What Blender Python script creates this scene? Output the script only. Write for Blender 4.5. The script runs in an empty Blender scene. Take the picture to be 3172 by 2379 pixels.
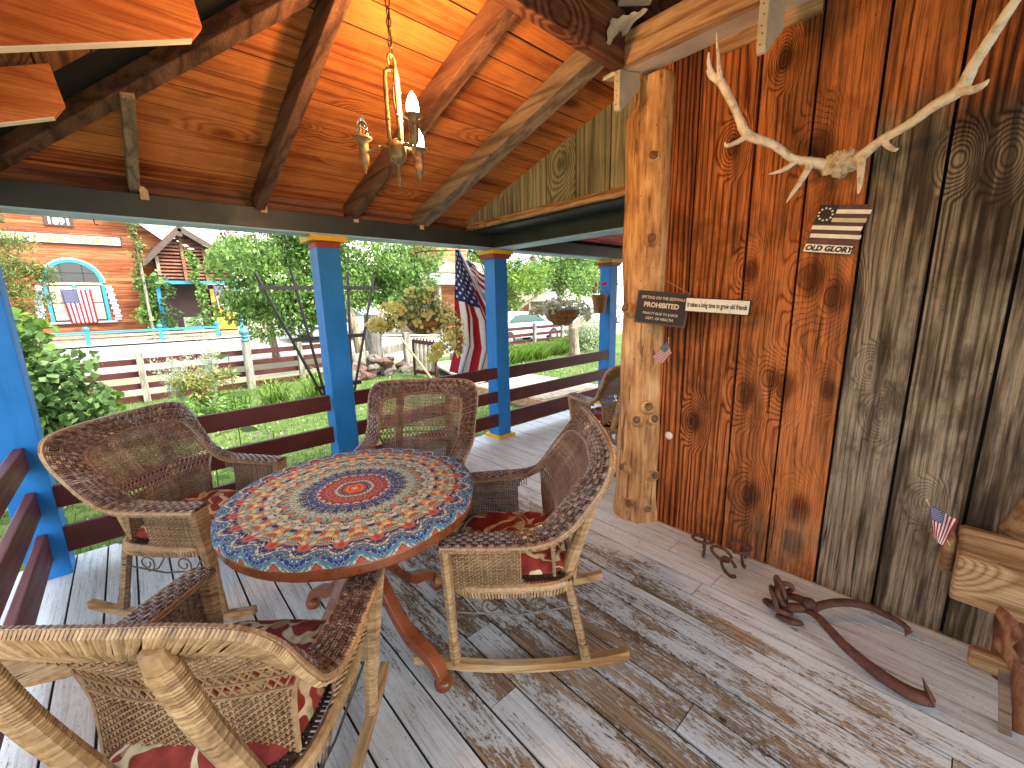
import bpy, math, random
import numpy as np
from mathutils import Vector, Matrix
PI = math.pi
R = math.radians
random.seed(7)
rng = np.random.default_rng(7)
scene = bpy.context.scene
col = scene.collection

# ---------------------------------------------------------------- camera, sky, sun, exposure
cam_d = bpy.data.cameras.new('camera')
cam = bpy.data.objects.new('camera', cam_d)
col.objects.link(cam)
cam_d.sensor_width = 36.0
cam_d.lens = 36.0 * 1292 / 3172
cam_d.clip_start = 0.02
cam_d.clip_end = 900
_y, _p, _r = R(42.25), R(-11.43), R(-1.29)
_f = Vector((math.sin(_y) * math.cos(_p), math.cos(_y) * math.cos(_p), math.sin(_p)))
_rt = Vector((math.cos(_y), -math.sin(_y), 0))
_u = _rt.cross(_f)
_r2 = _rt * math.cos(_r) + _u * math.sin(_r)
_u2 = -_rt * math.sin(_r) + _u * math.cos(_r)
cam.matrix_world = Matrix(((_r2.x, _u2.x, -_f.x, 0), (_r2.y, _u2.y, -_f.y, 0), (_r2.z, _u2.z, -_f.z, 1.5), (0, 0, 0, 1)))
scene.camera = cam

SUN_EL, SUN_AZ = R(52), R(150)       # azimuth measured from +Y towards +X
world = bpy.data.worlds.new('World')
scene.world = world
world.use_nodes = True
wn = world.node_tree
bg = wn.nodes['Background']
sky = wn.nodes.new('ShaderNodeTexSky')
sky.sky_type = 'NISHITA'
sky.sun_disc = False
sky.sun_elevation = SUN_EL
sky.sun_rotation = SUN_AZ
sky.air_density = 1.0
sky.dust_density = 3.0
sky.ozone_density = 1.0
hsv = wn.nodes.new('ShaderNodeHueSaturation')
hsv.inputs['Saturation'].default_value = 0.35
wn.links.new(sky.outputs[0], hsv.inputs['Color'])
wn.links.new(hsv.outputs[0], bg.inputs[0])
bg.inputs[1].default_value = 0.15
sun_d = bpy.data.lights.new('sun', 'SUN')
sun_d.energy = .9
sun_d.angle = R(10)
sun_d.color = (1.0, 0.95, 0.87)
sun = bpy.data.objects.new('sun', sun_d)
col.objects.link(sun)
_sd = Vector((math.sin(SUN_AZ) * math.cos(SUN_EL), math.cos(SUN_AZ) * math.cos(SUN_EL), math.sin(SUN_EL)))
sun.rotation_euler = (-_sd).to_track_quat('-Z', 'Y').to_euler()
scene.view_settings.view_transform = 'Standard'
scene.view_settings.look = 'None'
scene.view_settings.exposure = 2.72
scene.view_settings.gamma = 1.0
scene.render.engine = 'CYCLES'
scene.cycles.max_bounces = 10
scene.cycles.diffuse_bounces = 6
scene.cycles.transparent_max_bounces = 12

# ---------------------------------------------------------------- helpers
def tag(o, label=None, cat=None, group=None, kind=None):
    if label: o['label'] = label
    if cat: o['category'] = cat
    if group: o['group'] = group
    if kind: o['kind'] = kind
    return o

def empty(name, loc=(0, 0, 0), rz=0.0, label=None, cat=None, group=None):
    o = bpy.data.objects.new(name, None)
    col.objects.link(o)
    o.empty_display_size = 0.1
    o.location = loc
    o.rotation_euler = (0, 0, rz)
    return tag(o, label, cat, group)

def copy_tree(o, parent=None):
    c = o.copy()
    col.objects.link(c)
    c.parent = parent
    for ch in [x for x in bpy.data.objects if x.parent == o]:
        if ch is not c:
            copy_tree(ch, c)
    return c

def V(*a):
    return Vector(a)

class MB:
    """collects geometry; build() links it as one mesh object"""
    def __init__(s):
        s.v = []; s.f = []; s.uv = []; s.a = []; s.m = []; s.cur = (0.5, 0.5, 0.5); s.mi = 0
    def add(s, vs, fs, uvs=None):
        b = len(s.v)
        s.v.extend([tuple(x) for x in vs])
        s.a.extend([s.cur] * len(vs))
        for i, f in enumerate(fs):
            s.f.append(tuple(b + k for k in f))
            s.m.append(s.mi)
            s.uv.append([tuple(uvs[k]) for k in f] if uvs is not None else [(0, 0)] * len(f))
    def box(s, c, size, M=None, ch=0.0):
        hx, hy, hz = size[0] / 2, size[1] / 2, size[2] / 2
        vs = [Vector((x * hx, y * hy, z * hz)) for x in (-1, 1) for y in (-1, 1) for z in (-1, 1)]
        if M is not None: vs = [M @ v for v in vs]
        c = Vector(c)
        s.add([v + c for v in vs], [(0, 1, 3, 2), (4, 6, 7, 5), (0, 4, 5, 1), (2, 3, 7, 6), (0, 2, 6, 4), (1, 5, 7, 3)])
    def bx(s, x0, x1, y0, y1, z0, z1):
        s.box(((x0 + x1) / 2, (y0 + y1) / 2, (z0 + z1) / 2), (abs(x1 - x0), abs(y1 - y0), abs(z1 - z0)))
    def bar(s, p0, p1, w, h, up=(0, 0, 1)):
        """rectangular bar from p0 to p1; h is measured along up, w across"""
        p0, p1 = Vector(p0), Vector(p1)
        d = (p1 - p0); L = d.length; d.normalize()
        up = Vector(up); side = d.cross(up)
        if side.length < 1e-4: up = Vector((1, 0, 0)); side = d.cross(up)
        side.normalize(); up = side.cross(d)
        M = Matrix((d, side, up)).transposed()
        s.box((p0 + p1) / 2, (L, w, h), M)
    def prism(s, outline, axis, a0, a1):
        """closed 2-D outline extruded along axis from a0 to a1 (outline gives the other two coordinates in xyz order)"""
        n = len(outline)
        def P(p, a):
            q = list(p); q.insert(axis, a); return tuple(q)
        vs = [P(p, a0) for p in outline] + [P(p, a1) for p in outline]
        fs = [tuple(range(n))[::-1], tuple(range(n, 2 * n))]
        fs += [(i, (i + 1) % n, n + (i + 1) % n, n + i) for i in range(n)]
        s.add(vs, fs)
    def tube(s, pts, r, n=6, cap=True, flat=1.0, up=None):
        pts = [Vector(p) for p in pts]
        k = len(pts)
        rr = r if hasattr(r, '__len__') else [r] * k
        vs = []; prev = None
        for i, p in enumerate(pts):
            if i == 0: t = pts[1] - p
            elif i == k - 1: t = p - pts[i - 1]
            else: t = pts[i + 1] - pts[i - 1]
            if t.length < 1e-9: t = Vector((0, 0, 1))
            t.normalize()
            if prev is None:
                a = Vector(up) if up is not None else (Vector((0, 0, 1)) if abs(t.z) < .9 else Vector((1, 0, 0)))
            else: a = prev
            sd = t.cross(a)
            if sd.length < 1e-6: sd = t.cross(Vector((0.3, 1, 0.2)))
            sd.normalize(); a = sd.cross(t); prev = a
            for j in range(n):
                th = 2 * PI * j / n + (PI / 4 if n == 4 else 0)
                vs.append(p + sd * (math.cos(th) * rr[i]) + a * (math.sin(th) * rr[i] * flat))
        fs = []
        for i in range(k - 1):
            for j in range(n):
                fs.append((i * n + j, i * n + (j + 1) % n, (i + 1) * n + (j + 1) % n, (i + 1) * n + j))
        if cap and n > 2:
            fs.append(tuple(range(n))[::-1]); fs.append(tuple((k - 1) * n + j for j in range(n)))
        s.add(vs, fs)
    def lathe(s, prof, c=(0, 0, 0), n=16, M=None):
        vs = []
        c = Vector(c)
        for r, z in prof:
            for j in range(n):
                th = 2 * PI * j / n
                v = Vector((r * math.cos(th), r * math.sin(th), z))
                if M is not None: v = M @ v
                vs.append(v + c)
        fs = []
        for i in range(len(prof) - 1):
            for j in range(n):
                fs.append((i * n + j, i * n + (j + 1) % n, (i + 1) * n + (j + 1) % n, (i + 1) * n + j))
        fs.append(tuple(range(n))[::-1]); fs.append(tuple((len(prof) - 1) * n + j for j in range(n)))
        s.add(vs, fs)
    def grid(s, fn, nu, nv, close_u=False):
        vs = []; uv = []
        for i in range(nu + 1):
            for j in range(nv + 1):
                u, v = i / nu, j / nv
                vs.append(fn(u, v)); uv.append((u, v))
        fs = [(i * (nv + 1) + j, (i + 1) * (nv + 1) + j, (i + 1) * (nv + 1) + j + 1, i * (nv + 1) + j + 1) for i in range(nu) for j in range(nv)]
        s.add(vs, fs, uv)
    def slab(s, fn, nu, nv, th):
        """two-sided sheet with thickness th along the local normal"""
        P = [[Vector(fn(i / nu, j / nv)) for j in range(nv + 1)] for i in range(nu + 1)]
        vs = []; uv = []
        def nrm(i, j):
            a = P[min(i + 1, nu)][j] - P[max(i - 1, 0)][j]; b = P[i][min(j + 1, nv)] - P[i][max(j - 1, 0)]
            c = a.cross(b)
            return c.normalized() if c.length > 0 else Vector((0, 0, 1))
        for sgn in (-.5, .5):
            for i in range(nu + 1):
                for j in range(nv + 1):
                    vs.append(P[i][j] + nrm(i, j) * th * sgn); uv.append((i / nu, j / nv))
        K = (nu + 1) * (nv + 1); fs = []
        for i in range(nu):
            for j in range(nv):
                a, b, c, d = i * (nv + 1) + j, (i + 1) * (nv + 1) + j, (i + 1) * (nv + 1) + j + 1, i * (nv + 1) + j + 1
                fs.append((d, c, b, a)); fs.append((a + K, b + K, c + K, d + K))
        for i in range(nu):
            for j in (0, nv):
                a, b = i * (nv + 1) + j, (i + 1) * (nv + 1) + j
                fs.append((a, b, b + K, a + K) if j == 0 else (b, a, a + K, b + K))
        for j in range(nv):
            for i in (0, nu):
                a, b = i * (nv + 1) + j, i * (nv + 1) + j + 1
                fs.append((b, a, a + K, b + K) if i == 0 else (a, b, b + K, a + K))
        s.add(vs, fs, uv)
    def build(s, name, mats, parent=None, smooth=False, bevel=0.0, bseg=2):
        me = bpy.data.meshes.new(name)
        me.from_pydata(s.v, [], s.f)
        if not isinstance(mats, (list, tuple)): mats = [mats]
        for m in mats: me.materials.append(m)
        if len(mats) > 1: me.polygons.foreach_set('material_index', s.m)
        ul = me.uv_layers.new(name='UVMap')
        ul.data.foreach_set('uv', [c for f in s.uv for p in f for c in p])
        at = me.attributes.new('bc', 'FLOAT_VECTOR', 'POINT')
        at.data.foreach_set('vector', [c for p in s.a for c in p])
        if smooth: me.polygons.foreach_set('use_smooth', [True] * len(me.polygons))
        me.update()
        o = bpy.data.objects.new(name, me)
        col.objects.link(o)
        if parent is not None: o.parent = parent
        if bevel > 0:
            b = o.modifiers.new('b', 'BEVEL'); b.width = bevel; b.segments = bseg; b.limit_method = 'ANGLE'; b.angle_limit = R(40)
        return o

def mesh_np(name, verts, faces, mat, parent=None, attr=None, uv=None, smooth=False):
    """verts (N,3); faces (M,k) all the same size"""
    me = bpy.data.meshes.new(name)
    n, m, k = len(verts), len(faces), faces.shape[1]
    me.vertices.add(n); me.vertices.foreach_set('co', np.asarray(verts, np.float32).ravel())
    me.loops.add(m * k); me.loops.foreach_set('vertex_index', faces.astype(np.int32).ravel())
    me.polygons.add(m)
    me.polygons.foreach_set('loop_start', np.arange(0, m * k, k, dtype=np.int32))
    me.polygons.foreach_set('loop_total', np.full(m, k, np.int32))
    if attr is not None:
        at = me.attributes.new('bc', 'FLOAT_VECTOR', 'POINT'); at.data.foreach_set('vector', np.asarray(attr, np.float32).ravel())
    if uv is not None:
        ul = me.uv_layers.new(name='UVMap'); ul.data.foreach_set('uv', np.asarray(uv, np.float32).ravel())
    me.materials.append(mat)
    me.update(); me.validate()
    if smooth: me.polygons.foreach_set('use_smooth', [True] * m)
    o = bpy.data.objects.new(name, me); col.objects.link(o)
    if parent is not None: o.parent = parent
    return o

def smooth_path(pts, k=6, closed=False):
    """Catmull-Rom through pts (tuples of any length)"""
    P = [np.array(p, float) for p in pts]; out = []
    n = len(P)
    for i in range(n - 1):
        p0, p1, p2, p3 = P[max(i - 1, 0)], P[i], P[i + 1], P[min(i + 2, n - 1)]
        for j in range(k):
            t = j / k
            out.append(0.5 * ((2 * p1) + (-p0 + p2) * t + (2 * p0 - 5 * p1 + 4 * p2 - p3) * t * t + (-p0 + 3 * p1 - 3 * p2 + p3) * t ** 3))
    out.append(P[-1])
    return out

# ---------------------------------------------------------------- leaves
LEAFQ = [(0, 0, 0), (.5, .42, .06), (0, 1, .0), (-.5, .42, .06)]
def leaves(centers, size, jitter=0.4, droop=0.3, wide=0.6, face=None, rs=None):
    """one folded leaf (4-gon) per centre; returns verts, faces, attribute"""
    rs = rs or rng
    c = np.asarray(centers, float); n = len(c)
    sz = size * (1 + jitter * (rs.random(n) * 2 - 1))
    a = rs.random(n) * 2 * PI
    tilt = rs.normal(0, .7, n) - droop
    d = np.stack([np.cos(a) * np.cos(tilt), np.sin(a) * np.cos(tilt), np.sin(tilt)], 1)
    up = rs.normal(0, 1, (n, 3)); up[:, 2] += 1.2
    sd = np.cross(d, up); sd /= np.linalg.norm(sd, axis=1)[:, None] + 1e-9
    nn = np.cross(sd, d)
    vs = np.empty((n, 4, 3))
    for k, (x, y, z) in enumerate(LEAFQ):
        vs[:, k] = c + (sd * (x * wide) + d * y + nn * z) * sz[:, None]
    f = np.arange(n * 4).reshape(n, 4)
    at = np.repeat(np.stack([rs.random(n), rs.random(n), rs.random(n)], 1), 4, 0)
    return vs.reshape(-1, 3), f, at

def clump_points(blobs, per, shell=0.35, rs=None):
    """blobs: list of (cx,cy,cz,rx,ry,rz); points biased to the outside of each blob"""
    rs = rs or rng
    out = []
    for (x, y, z, a, b, c) in blobs:
        k = int(per * (a * b * c) ** (2 / 3.0)) + 3
        d = rs.normal(0, 1, (k, 3)); d /= np.linalg.norm(d, axis=1)[:, None]
        r = 1 - shell * rs.random(k) ** 1.5
        r *= 1 + 0.12 * np.sin(d[:, 0] * 5 + x * 3) * np.cos(d[:, 2] * 6 + y)
        out.append(np.array([x, y, z]) + d * r[:, None] * np.array([a, b, c]))
    return np.concatenate(out)

# ---------------------------------------------------------------- material helpers
class NT:
    def __init__(s, name):
        s.m = bpy.data.materials.new(name); s.m.use_nodes = True
        s.t = s.m.node_tree; s.b = s.t.nodes['Principled BSDF']; s.out = s.t.nodes['Material Output']
    def n(s, typ, **kw):
        nd = s.t.nodes.new('ShaderNode' + typ)
        for k, v in kw.items(): setattr(nd, k, v)
        return nd
    def L(s, a, b): s.t.links.new(a, b)
    def put(s, sock, v):
        if hasattr(v, 'is_linked') or hasattr(v, 'links'): s.L(v, sock)
        else: sock.default_value = v
    def math(s, op, a, b=None, c=None, clamp=False):
        nd = s.n('Math', operation=op, use_clamp=clamp)
        s.put(nd.inputs[0], a)
        if b is not None: s.put(nd.inputs[1], b)
        if c is not None: s.put(nd.inputs[2], c)
        return nd.outputs[0]
    def vmath(s, op, a, b=None, scale=None):
        nd = s.n('VectorMath', operation=op)
        s.put(nd.inputs[0], a)
        if b is not None: s.put(nd.inputs[1], b)
        if scale is not None: s.put(nd.inputs['Scale'], scale)
        return nd.outputs['Value'] if op in ('LENGTH', 'DOT_PRODUCT', 'DISTANCE') else nd.outputs[0]
    def noise(s, vec, scale, detail=3, rough=.55, dist=0.0):
        nd = s.n('TexNoise'); s.put(nd.inputs['Vector'], vec)
        nd.inputs['Scale'].default_value = scale; nd.inputs['Detail'].default_value = detail
        nd.inputs['Roughness'].default_value = rough; nd.inputs['Distortion'].default_value = dist
        return nd.outputs['Fac']
    def vor(s, vec, scale, feature='F1', rnd=1.0, out='Distance'):
        nd = s.n('TexVoronoi', feature=feature); s.put(nd.inputs['Vector'], vec)
        nd.inputs['Scale'].default_value = scale; nd.inputs['Randomness'].default_value = rnd
        return nd.outputs[out]
    def ramp(s, fac, stops, interp='LINEAR'):
        nd = s.n('ValToRGB'); cr = nd.color_ramp; cr.interpolation = interp
        while len(cr.elements) < len(stops): cr.elements.new(.5)
        for e, (p, c) in zip(cr.elements, stops):
            e.position = p; e.color = (*c, 1) if hasattr(c, '__len__') else (c, c, c, 1)
        s.put(nd.inputs[0], fac)
        return nd.outputs[0]
    def mix(s, fac, a, b, mode='MIX'):
        nd = s.n('Mix', data_type='RGBA', blend_type=mode)
        s.put(nd.inputs[0], fac); 
        for sk, v in ((nd.inputs[6], a), (nd.inputs[7], b)):
            if isinstance(v, (tuple, list)): sk.default_value = (*v, 1) if len(v) == 3 else v
            else: s.L(v, sk)
        return nd.outputs[2]
    def rng(s, v, a, b, c=0.0, d=1.0, smooth=False):
        nd = s.n('MapRange'); nd.clamp = True
        if smooth: nd.interpolation_type = 'SMOOTHSTEP'
        s.put(nd.inputs[0], v)
        for i, x in zip((1, 2, 3, 4), (a, b, c, d)): s.put(nd.inputs[i], x)
        return nd.outputs[0]
    def sep(s, v):
        nd = s.n('SeparateXYZ'); s.L(v, nd.inputs[0]); return nd.outputs
    def comb(s, x, y, z):
        nd = s.n('CombineXYZ')
        for i, v in enumerate((x, y, z)): s.put(nd.inputs[i], v)
        return nd.outputs[0]
    def obj(s): return s.n('TexCoord').outputs['Object']
    def uv(s): return s.n('TexCoord').outputs['UV']
    def attr(s): return s.n('Attribute', attribute_name='bc').outputs['Vector']
    def bump(s, h, dist=.01, strength=.6):
        nd = s.n('Bump'); nd.inputs['Distance'].default_value = dist; nd.inputs['Strength'].default_value = strength
        s.L(h, nd.inputs['Height']); s.L(nd.outputs[0], s.b.inputs['Normal'])
    def fin(s, color, rough=.6, spec=.4, metal=0.0):
        if isinstance(color, (tuple, list)): s.b.inputs['Base Color'].default_value = (*color, 1)
        else: s.L(color, s.b.inputs['Base Color'])
        s.put(s.b.inputs['Roughness'], rough)
        s.b.inputs['Specular IOR Level'].default_value = spec
        s.b.inputs['Metallic'].default_value = metal
        return s.m

def plain(name, c, rough=.55, metal=0.0, var=.25, scale=9.0, spec=.4, bump=.0, dark=None):
    """single colour with uneven wear"""
    t = NT(name); o = t.obj()
    n = t.noise(o, scale, 4, .6)
    d = dark or tuple(x * (1 - var) for x in c); l = tuple(min(1, x * (1 + var)) for x in c)
    cc = t.ramp(n, [(.3, d), (.5, c), (.72, l)])
    if bump: t.bump(t.noise(o, scale * 5, 4), bump, .5)
    return t.fin(cc, t.rng(n, .3, .7, max(rough - .1, .05), min(rough + .12, 1)), spec, metal)

def wood(name, axis, dark, mid, light, knots=1.0, straight=.16, contrast=.42, grit=.6, ringw=.34, ring=22.0, rough=.62, bump=.004, alt=None, kscale=2.6, spec=.15, fibre=1.0, extra=None, knotpts=None, kv=None):
    """boards whose grain runs along axis; attribute bc = (random, tint, weathering 0..1)"""
    t = NT(name); P = t.sep(t.obj()); A = t.sep(t.attr())
    ax = [i for i in range(3) if i != axis]
    off = t.math('MULTIPLY', A[0], 37.0)
    al = t.math('ADD', P[axis], off)
    u = t.math('ADD', P[ax[0]], t.math('MULTIPLY', A[0], 3.1)); w = P[ax[1]]
    q = t.comb(u, w, t.math('MULTIPLY', al, straight))
    warp = t.noise(q, 5.0, 3, .5)
    kq = t.comb(u, t.math('MULTIPLY', w, .6), t.math('MULTIPLY', al, .42))
    kd = t.vor(kq, kscale, 'F1', 1.0)
    if knotpts:      # knots at their own places on this wall: (coordinate, height, size)
        kd = t.math('ADD', kd, .06)
        for (ky, kz, ks_) in knotpts:
            dy = t.math('SUBTRACT', P[ax[1]], ky); dz = t.math('MULTIPLY', t.math('SUBTRACT', P[axis], kz), .55)
            di = t.math('MULTIPLY', t.math('SQRT', t.math('ADD', t.math('MULTIPLY', dy, dy), t.math('MULTIPLY', dz, dz))), 2.6 / ks_)
            kd = t.math('MINIMUM', kd, di)
    kmask = t.rng(kd, .0, .30, 1.0, 0.0, True)
    phase = t.math('ADD', t.math('MULTIPLY', t.math('ADD', u, w), ring), t.math('ADD', t.math('MULTIPLY', warp, 9.0), t.math('MULTIPLY', kmask, 11.0 * knots)))
    rings = t.math('ABSOLUTE', t.math('SINE', t.math('MULTIPLY', phase, 2.2)))
    fb = t.noise(t.comb(t.math('MULTIPLY', u, 60.0), t.math('MULTIPLY', w, 60.0), t.math('MULTIPLY', al, 1.6)), 1.6, 4, .6)
    patch = t.noise(t.comb(u, w, t.math('MULTIPLY', al, .35)), 3.2, 4, .6)
    g = t.math('ADD', t.math('MULTIPLY', rings, ringw), t.math('ADD', t.math('MULTIPLY', fb, .42 * fibre), t.math('MULTIPLY', patch, contrast)))
    g = t.math('ADD', g, t.math('MULTIPLY', t.math('SUBTRACT', A[1], .5), .42))
    c = t.ramp(g, [(.26, dark), (.52, mid), (.85, light)])
    kc = t.math('MULTIPLY', t.rng(kd, .05, .14, 1.0, 0.0, True), .72 * min(knots, 1))
    c = t.mix(kc, c, tuple(x * .7 for x in dark))
    c = t.mix(t.rng(kd, .030, .050, .8 * min(knots, 1), 0), c, tuple(x * .8 for x in mid))
    if alt:
        g2 = t.math('ADD', g, 0.0)
        ca = t.ramp(g2, [(.26, alt[0]), (.52, alt[1]), (.85, alt[2])])
        wm = t.rng(t.math('ADD', A[2], t.math('MULTIPLY', t.math('SUBTRACT', patch, .5), .7)), .3, .7, 0, 1, True)
        c = t.mix(wm, c, ca)
    # fine saw-line streaks, drying cracks and grime
    fs_ = t.noise(t.comb(t.math('MULTIPLY', u, 150.0), t.math('MULTIPLY', w, 150.0), t.math('MULTIPLY', al, 5.0)), 1.0, 3, .7)
    c = t.mix(t.rng(fs_, .36, .56, .55 * grit, 0), c, tuple(x * .25 for x in dark))
    c = t.mix(t.rng(fs_, .60, .75, 0, .45 * grit), c, tuple(min(1, x * 1.25) for x in light))
    ck = t.noise(t.comb(t.math('MULTIPLY', u, 26.0), t.math('MULTIPLY', w, 26.0), t.math('MULTIPLY', al, .9)), 1.0, 4, .7)
    c = t.mix(t.rng(ck, .64, .68, 0, .8 * grit), c, tuple(x * .2 for x in dark))
    gr = t.noise(t.obj(), 2.3, 5, .68)
    c = t.mix(t.rng(gr, .50, .72, 0, .62 * grit), c, tuple(x * .45 for x in dark))
    if extra: c = extra(t, c, P, A, patch, fb)
    t.bump(t.math('ADD', t.math('MULTIPLY', fb, .5), t.math('MULTIPLY', rings, .5)), bump, .5)
    return t.fin(c, t.rng(fb, .3, .7, rough - .1, rough + .15), spec)

def foliage_mat(name, cols, trans=.35, rough=.55):
    t = NT(name); A = t.sep(t.attr())
    n = t.noise(t.obj(), 1.1, 2)
    f = t.math('ADD', t.math('MULTIPLY', A[0], .62), t.math('MULTIPLY', n, .38))
    c = t.ramp(f, [(i / (len(cols) - 1) * .8 + .1, x) for i, x in enumerate(cols)])
    t.fin(c, rough, .35)
    tr = t.n('BsdfTranslucent'); t.L(c, tr.inputs[0])
    mx = t.n('MixShader'); mx.inputs[0].default_value = trans
    t.L(t.b.outputs[0], mx.inputs[1]); t.L(tr.outputs[0], mx.inputs[2]); t.L(mx.outputs[0], t.out.inputs[0])
    return t.m

def text_obj(name, body, size, mat, parent=None, M=None, offset=0.0, extrude=.001, shear=0.0, align='CENTER', sx=1.0, spacing=1.0):
    cu = bpy.data.curves.new(name, 'FONT'); cu.body = body; cu.size = size; cu.offset = offset; cu.extrude = extrude
    cu.align_x = align; cu.align_y = 'CENTER'; cu.shear = shear; cu.space_character = spacing; cu.resolution_u = 3
    tmp = bpy.data.objects.new(name + '_t', cu); col.objects.link(tmp)
    dg = bpy.context.evaluated_depsgraph_get(); dg.update()
    me = bpy.data.meshes.new_from_object(tmp.evaluated_get(dg))
    bpy.data.objects.remove(tmp)
    me.name = name
    me.transform(Matrix.Diagonal((sx, 1, 1, 1)))
    if M is not None: me.transform(M)
    me.materials.clear(); me.materials.append(mat)
    o = bpy.data.objects.new(name, me); col.objects.link(o)
    if parent is not None: o.parent = parent
    return o
# ================================================================ materials
RED = dict(dark=(.014, .004, .002), mid=(.185, .042, .012), light=(.56, .185, .055))
GREY = ((.024, .018, .012), (.13, .095, .058), (.33, .26, .17))
def wall_extra(t, c, P, A, patch, fb):
    # dark drip stains and weathering that belong to the old boards
    q = t.comb(t.math('MULTIPLY', P[1], 9.0), P[0], t.math('MULTIPLY', P[2], .9))
    s = t.rng(t.noise(q, 1.0, 4, .65), .47, .62, 0, 1, True)
    b2 = t.rng(t.noise(t.comb(P[0], t.math('MULTIPLY', P[1], 2.2), t.math('MULTIPLY', P[2], 1.3)), 1.7, 5, .62), .50, .66, 0, 1, True)
    s = t.math('MAXIMUM', s, t.math('MULTIPLY', b2, t.rng(A[2], .2, .8, .55, .8)))
    s = t.math('MULTIPLY', s, t.rng(A[2], .2, .8, .45, .85))
    c = t.mix(s, c, (.028, .019, .012))
    scr = t.noise(t.comb(P[0], t.math('MULTIPLY', P[1], 9), t.math('MULTIPLY', P[2], 5)), 9.0, 5, .8)
    c = t.mix(t.rng(scr, .68, .76, 0, .4), c, (.50, .30, .15))
    c = t.mix(t.rng(scr, .30, .38, .5, 0), c, (.03, .018, .010))
    holes = t.rng(t.vor(t.comb(P[0], t.math('MULTIPLY', P[1], 1.4), t.math('MULTIPLY', P[2], .7)), 16.0), .035, .05, .8, 0)
    return t.mix(holes, c, (.012, .008, .006))
M_wall = wood('barn_board', 2, **RED, straight=.06, contrast=.66, grit=1.0, ring=48, ringw=.44, rough=.8, alt=GREY, knots=1.0, kscale=2.4, extra=wall_extra, spec=.08, knotpts=[(.819, 1.62, 1.0), (.787, .964, 1.2), (.667, 1.06, 1.0), (.604, 1.03, 1.2), (.72, .387, 1.2), (.483, .386, 1.3), (.493, .187, 1.1), (.568, 2.145, 1.3), (.75, 2.576, .8), (.11, 1.99, .8), (-.02, 1.97, .9), (.545, 1.572, 1.4), (.44, 1.482, 1.2), (.425, 1.04, .8), (.28, 1.16, .7), (.03, .59, .7), (1.06, .75, 1.0), (.95, 2.25, .9), (.22, .95, .8)])
M_infill = wood('weathered_board', 2, (.05, .045, .025), (.16, .145, .085), (.33, .30, .2), straight=.06, ring=26, kscale=2.2, rough=.8)
M_ceil = wood('ceiling_board', 0, (.045, .010, .004), (.26, .062, .017), (.58, .20, .06), ring=3, ringw=.25, straight=.05, contrast=.95, grit=.55, knots=1.0, kscale=2.3, rough=.75, fibre=.8, spec=.06)
M_ceil_l = wood('ceiling_board_left', 1, (.05, .015, .006), (.20, .07, .03), (.40, .17, .07), ring=12, knots=.8, kscale=2.0, rough=.65)
M_raft = wood('rafter_wood', 1, (.07, .048, .034), (.18, .125, .085), (.32, .235, .165), ring=.4, straight=.05, knots=.4, rough=.6)
M_raft_d = wood('rafter_dark', 1, (.035, .016, .010), (.10, .045, .026), (.20, .10, .06), ring=.4, straight=.05, knots=.4, rough=.6)
M_raft_x = wood('rafter_red', 0, (.16, .03, .010), (.42, .11, .03), (.62, .22, .07), ring=4, straight=.08, knots=1.0, kscale=1.6, rough=.6)
M_head = wood('header_wood', 0, (.045, .012, .008), (.11, .032, .018), (.26, .12, .07), ring=2, straight=.05, knots=.6, rough=.6)
M_pale = plain('pale_plywood', (.78, .70, .58), .7, var=.14, scale=5)
M_pale_g = plain('pale_grey_wood', (.46, .40, .31), .75, var=.25, scale=6)
M_trim = wood('brown_trim', 1, (.12, .05, .02), (.33, .17, .08), (.55, .36, .20), ring=14, knots=.3, rough=.55)
M_trimx = wood('brown_trim_x', 0, (.12, .05, .02), (.33, .17, .08), (.55, .36, .20), ring=14, knots=.3, rough=.55)
M_beam_in = plain('dark_green_paint', (.020, .027, .027), .45, var=.25, scale=5, spec=.4)
M_blue_l = plain('light_blue_paint', (.28, .46, .66), .45, var=.12, scale=7)
def log_mat():
    t = NT('peeled_log'); P = t.sep(t.obj())
    q = t.comb(P[0], P[1], t.math('MULTIPLY', P[2], .12))
    fb = t.noise(q, 38, 4, .6); bl = t.noise(t.comb(P[0], P[1], t.math('MULTIPLY', P[2], .5)), 6, 3)
    c = t.ramp(t.math('ADD', t.math('MULTIPLY', fb, .55), t.math('MULTIPLY', bl, .45)), [(.34, (.17, .07, .025)), (.5, (.50, .255, .095)), (.66, (.76, .48, .23))])
    w = t.vor(t.comb(P[0], P[1], t.math('MULTIPLY', P[2], .75)), 26.0)
    c = t.mix(t.rng(w, .06, .12, .85, 0), c, (.05, .018, .008))
    cr = t.rng(t.noise(t.comb(t.math('MULTIPLY', P[0], 3), t.math('MULTIPLY', P[1], 3), t.math('MULTIPLY', P[2], .25)), 9, 3), .64, .66, 0, .7)
    c = t.mix(cr, c, (.06, .025, .01))
    t.bump(fb, .006, .6)
    return t.fin(c, .6, .35)
M_log = log_mat()
M_knot = plain('knot_wood', (.17, .085, .04), .6, var=.6, scale=30)
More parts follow.
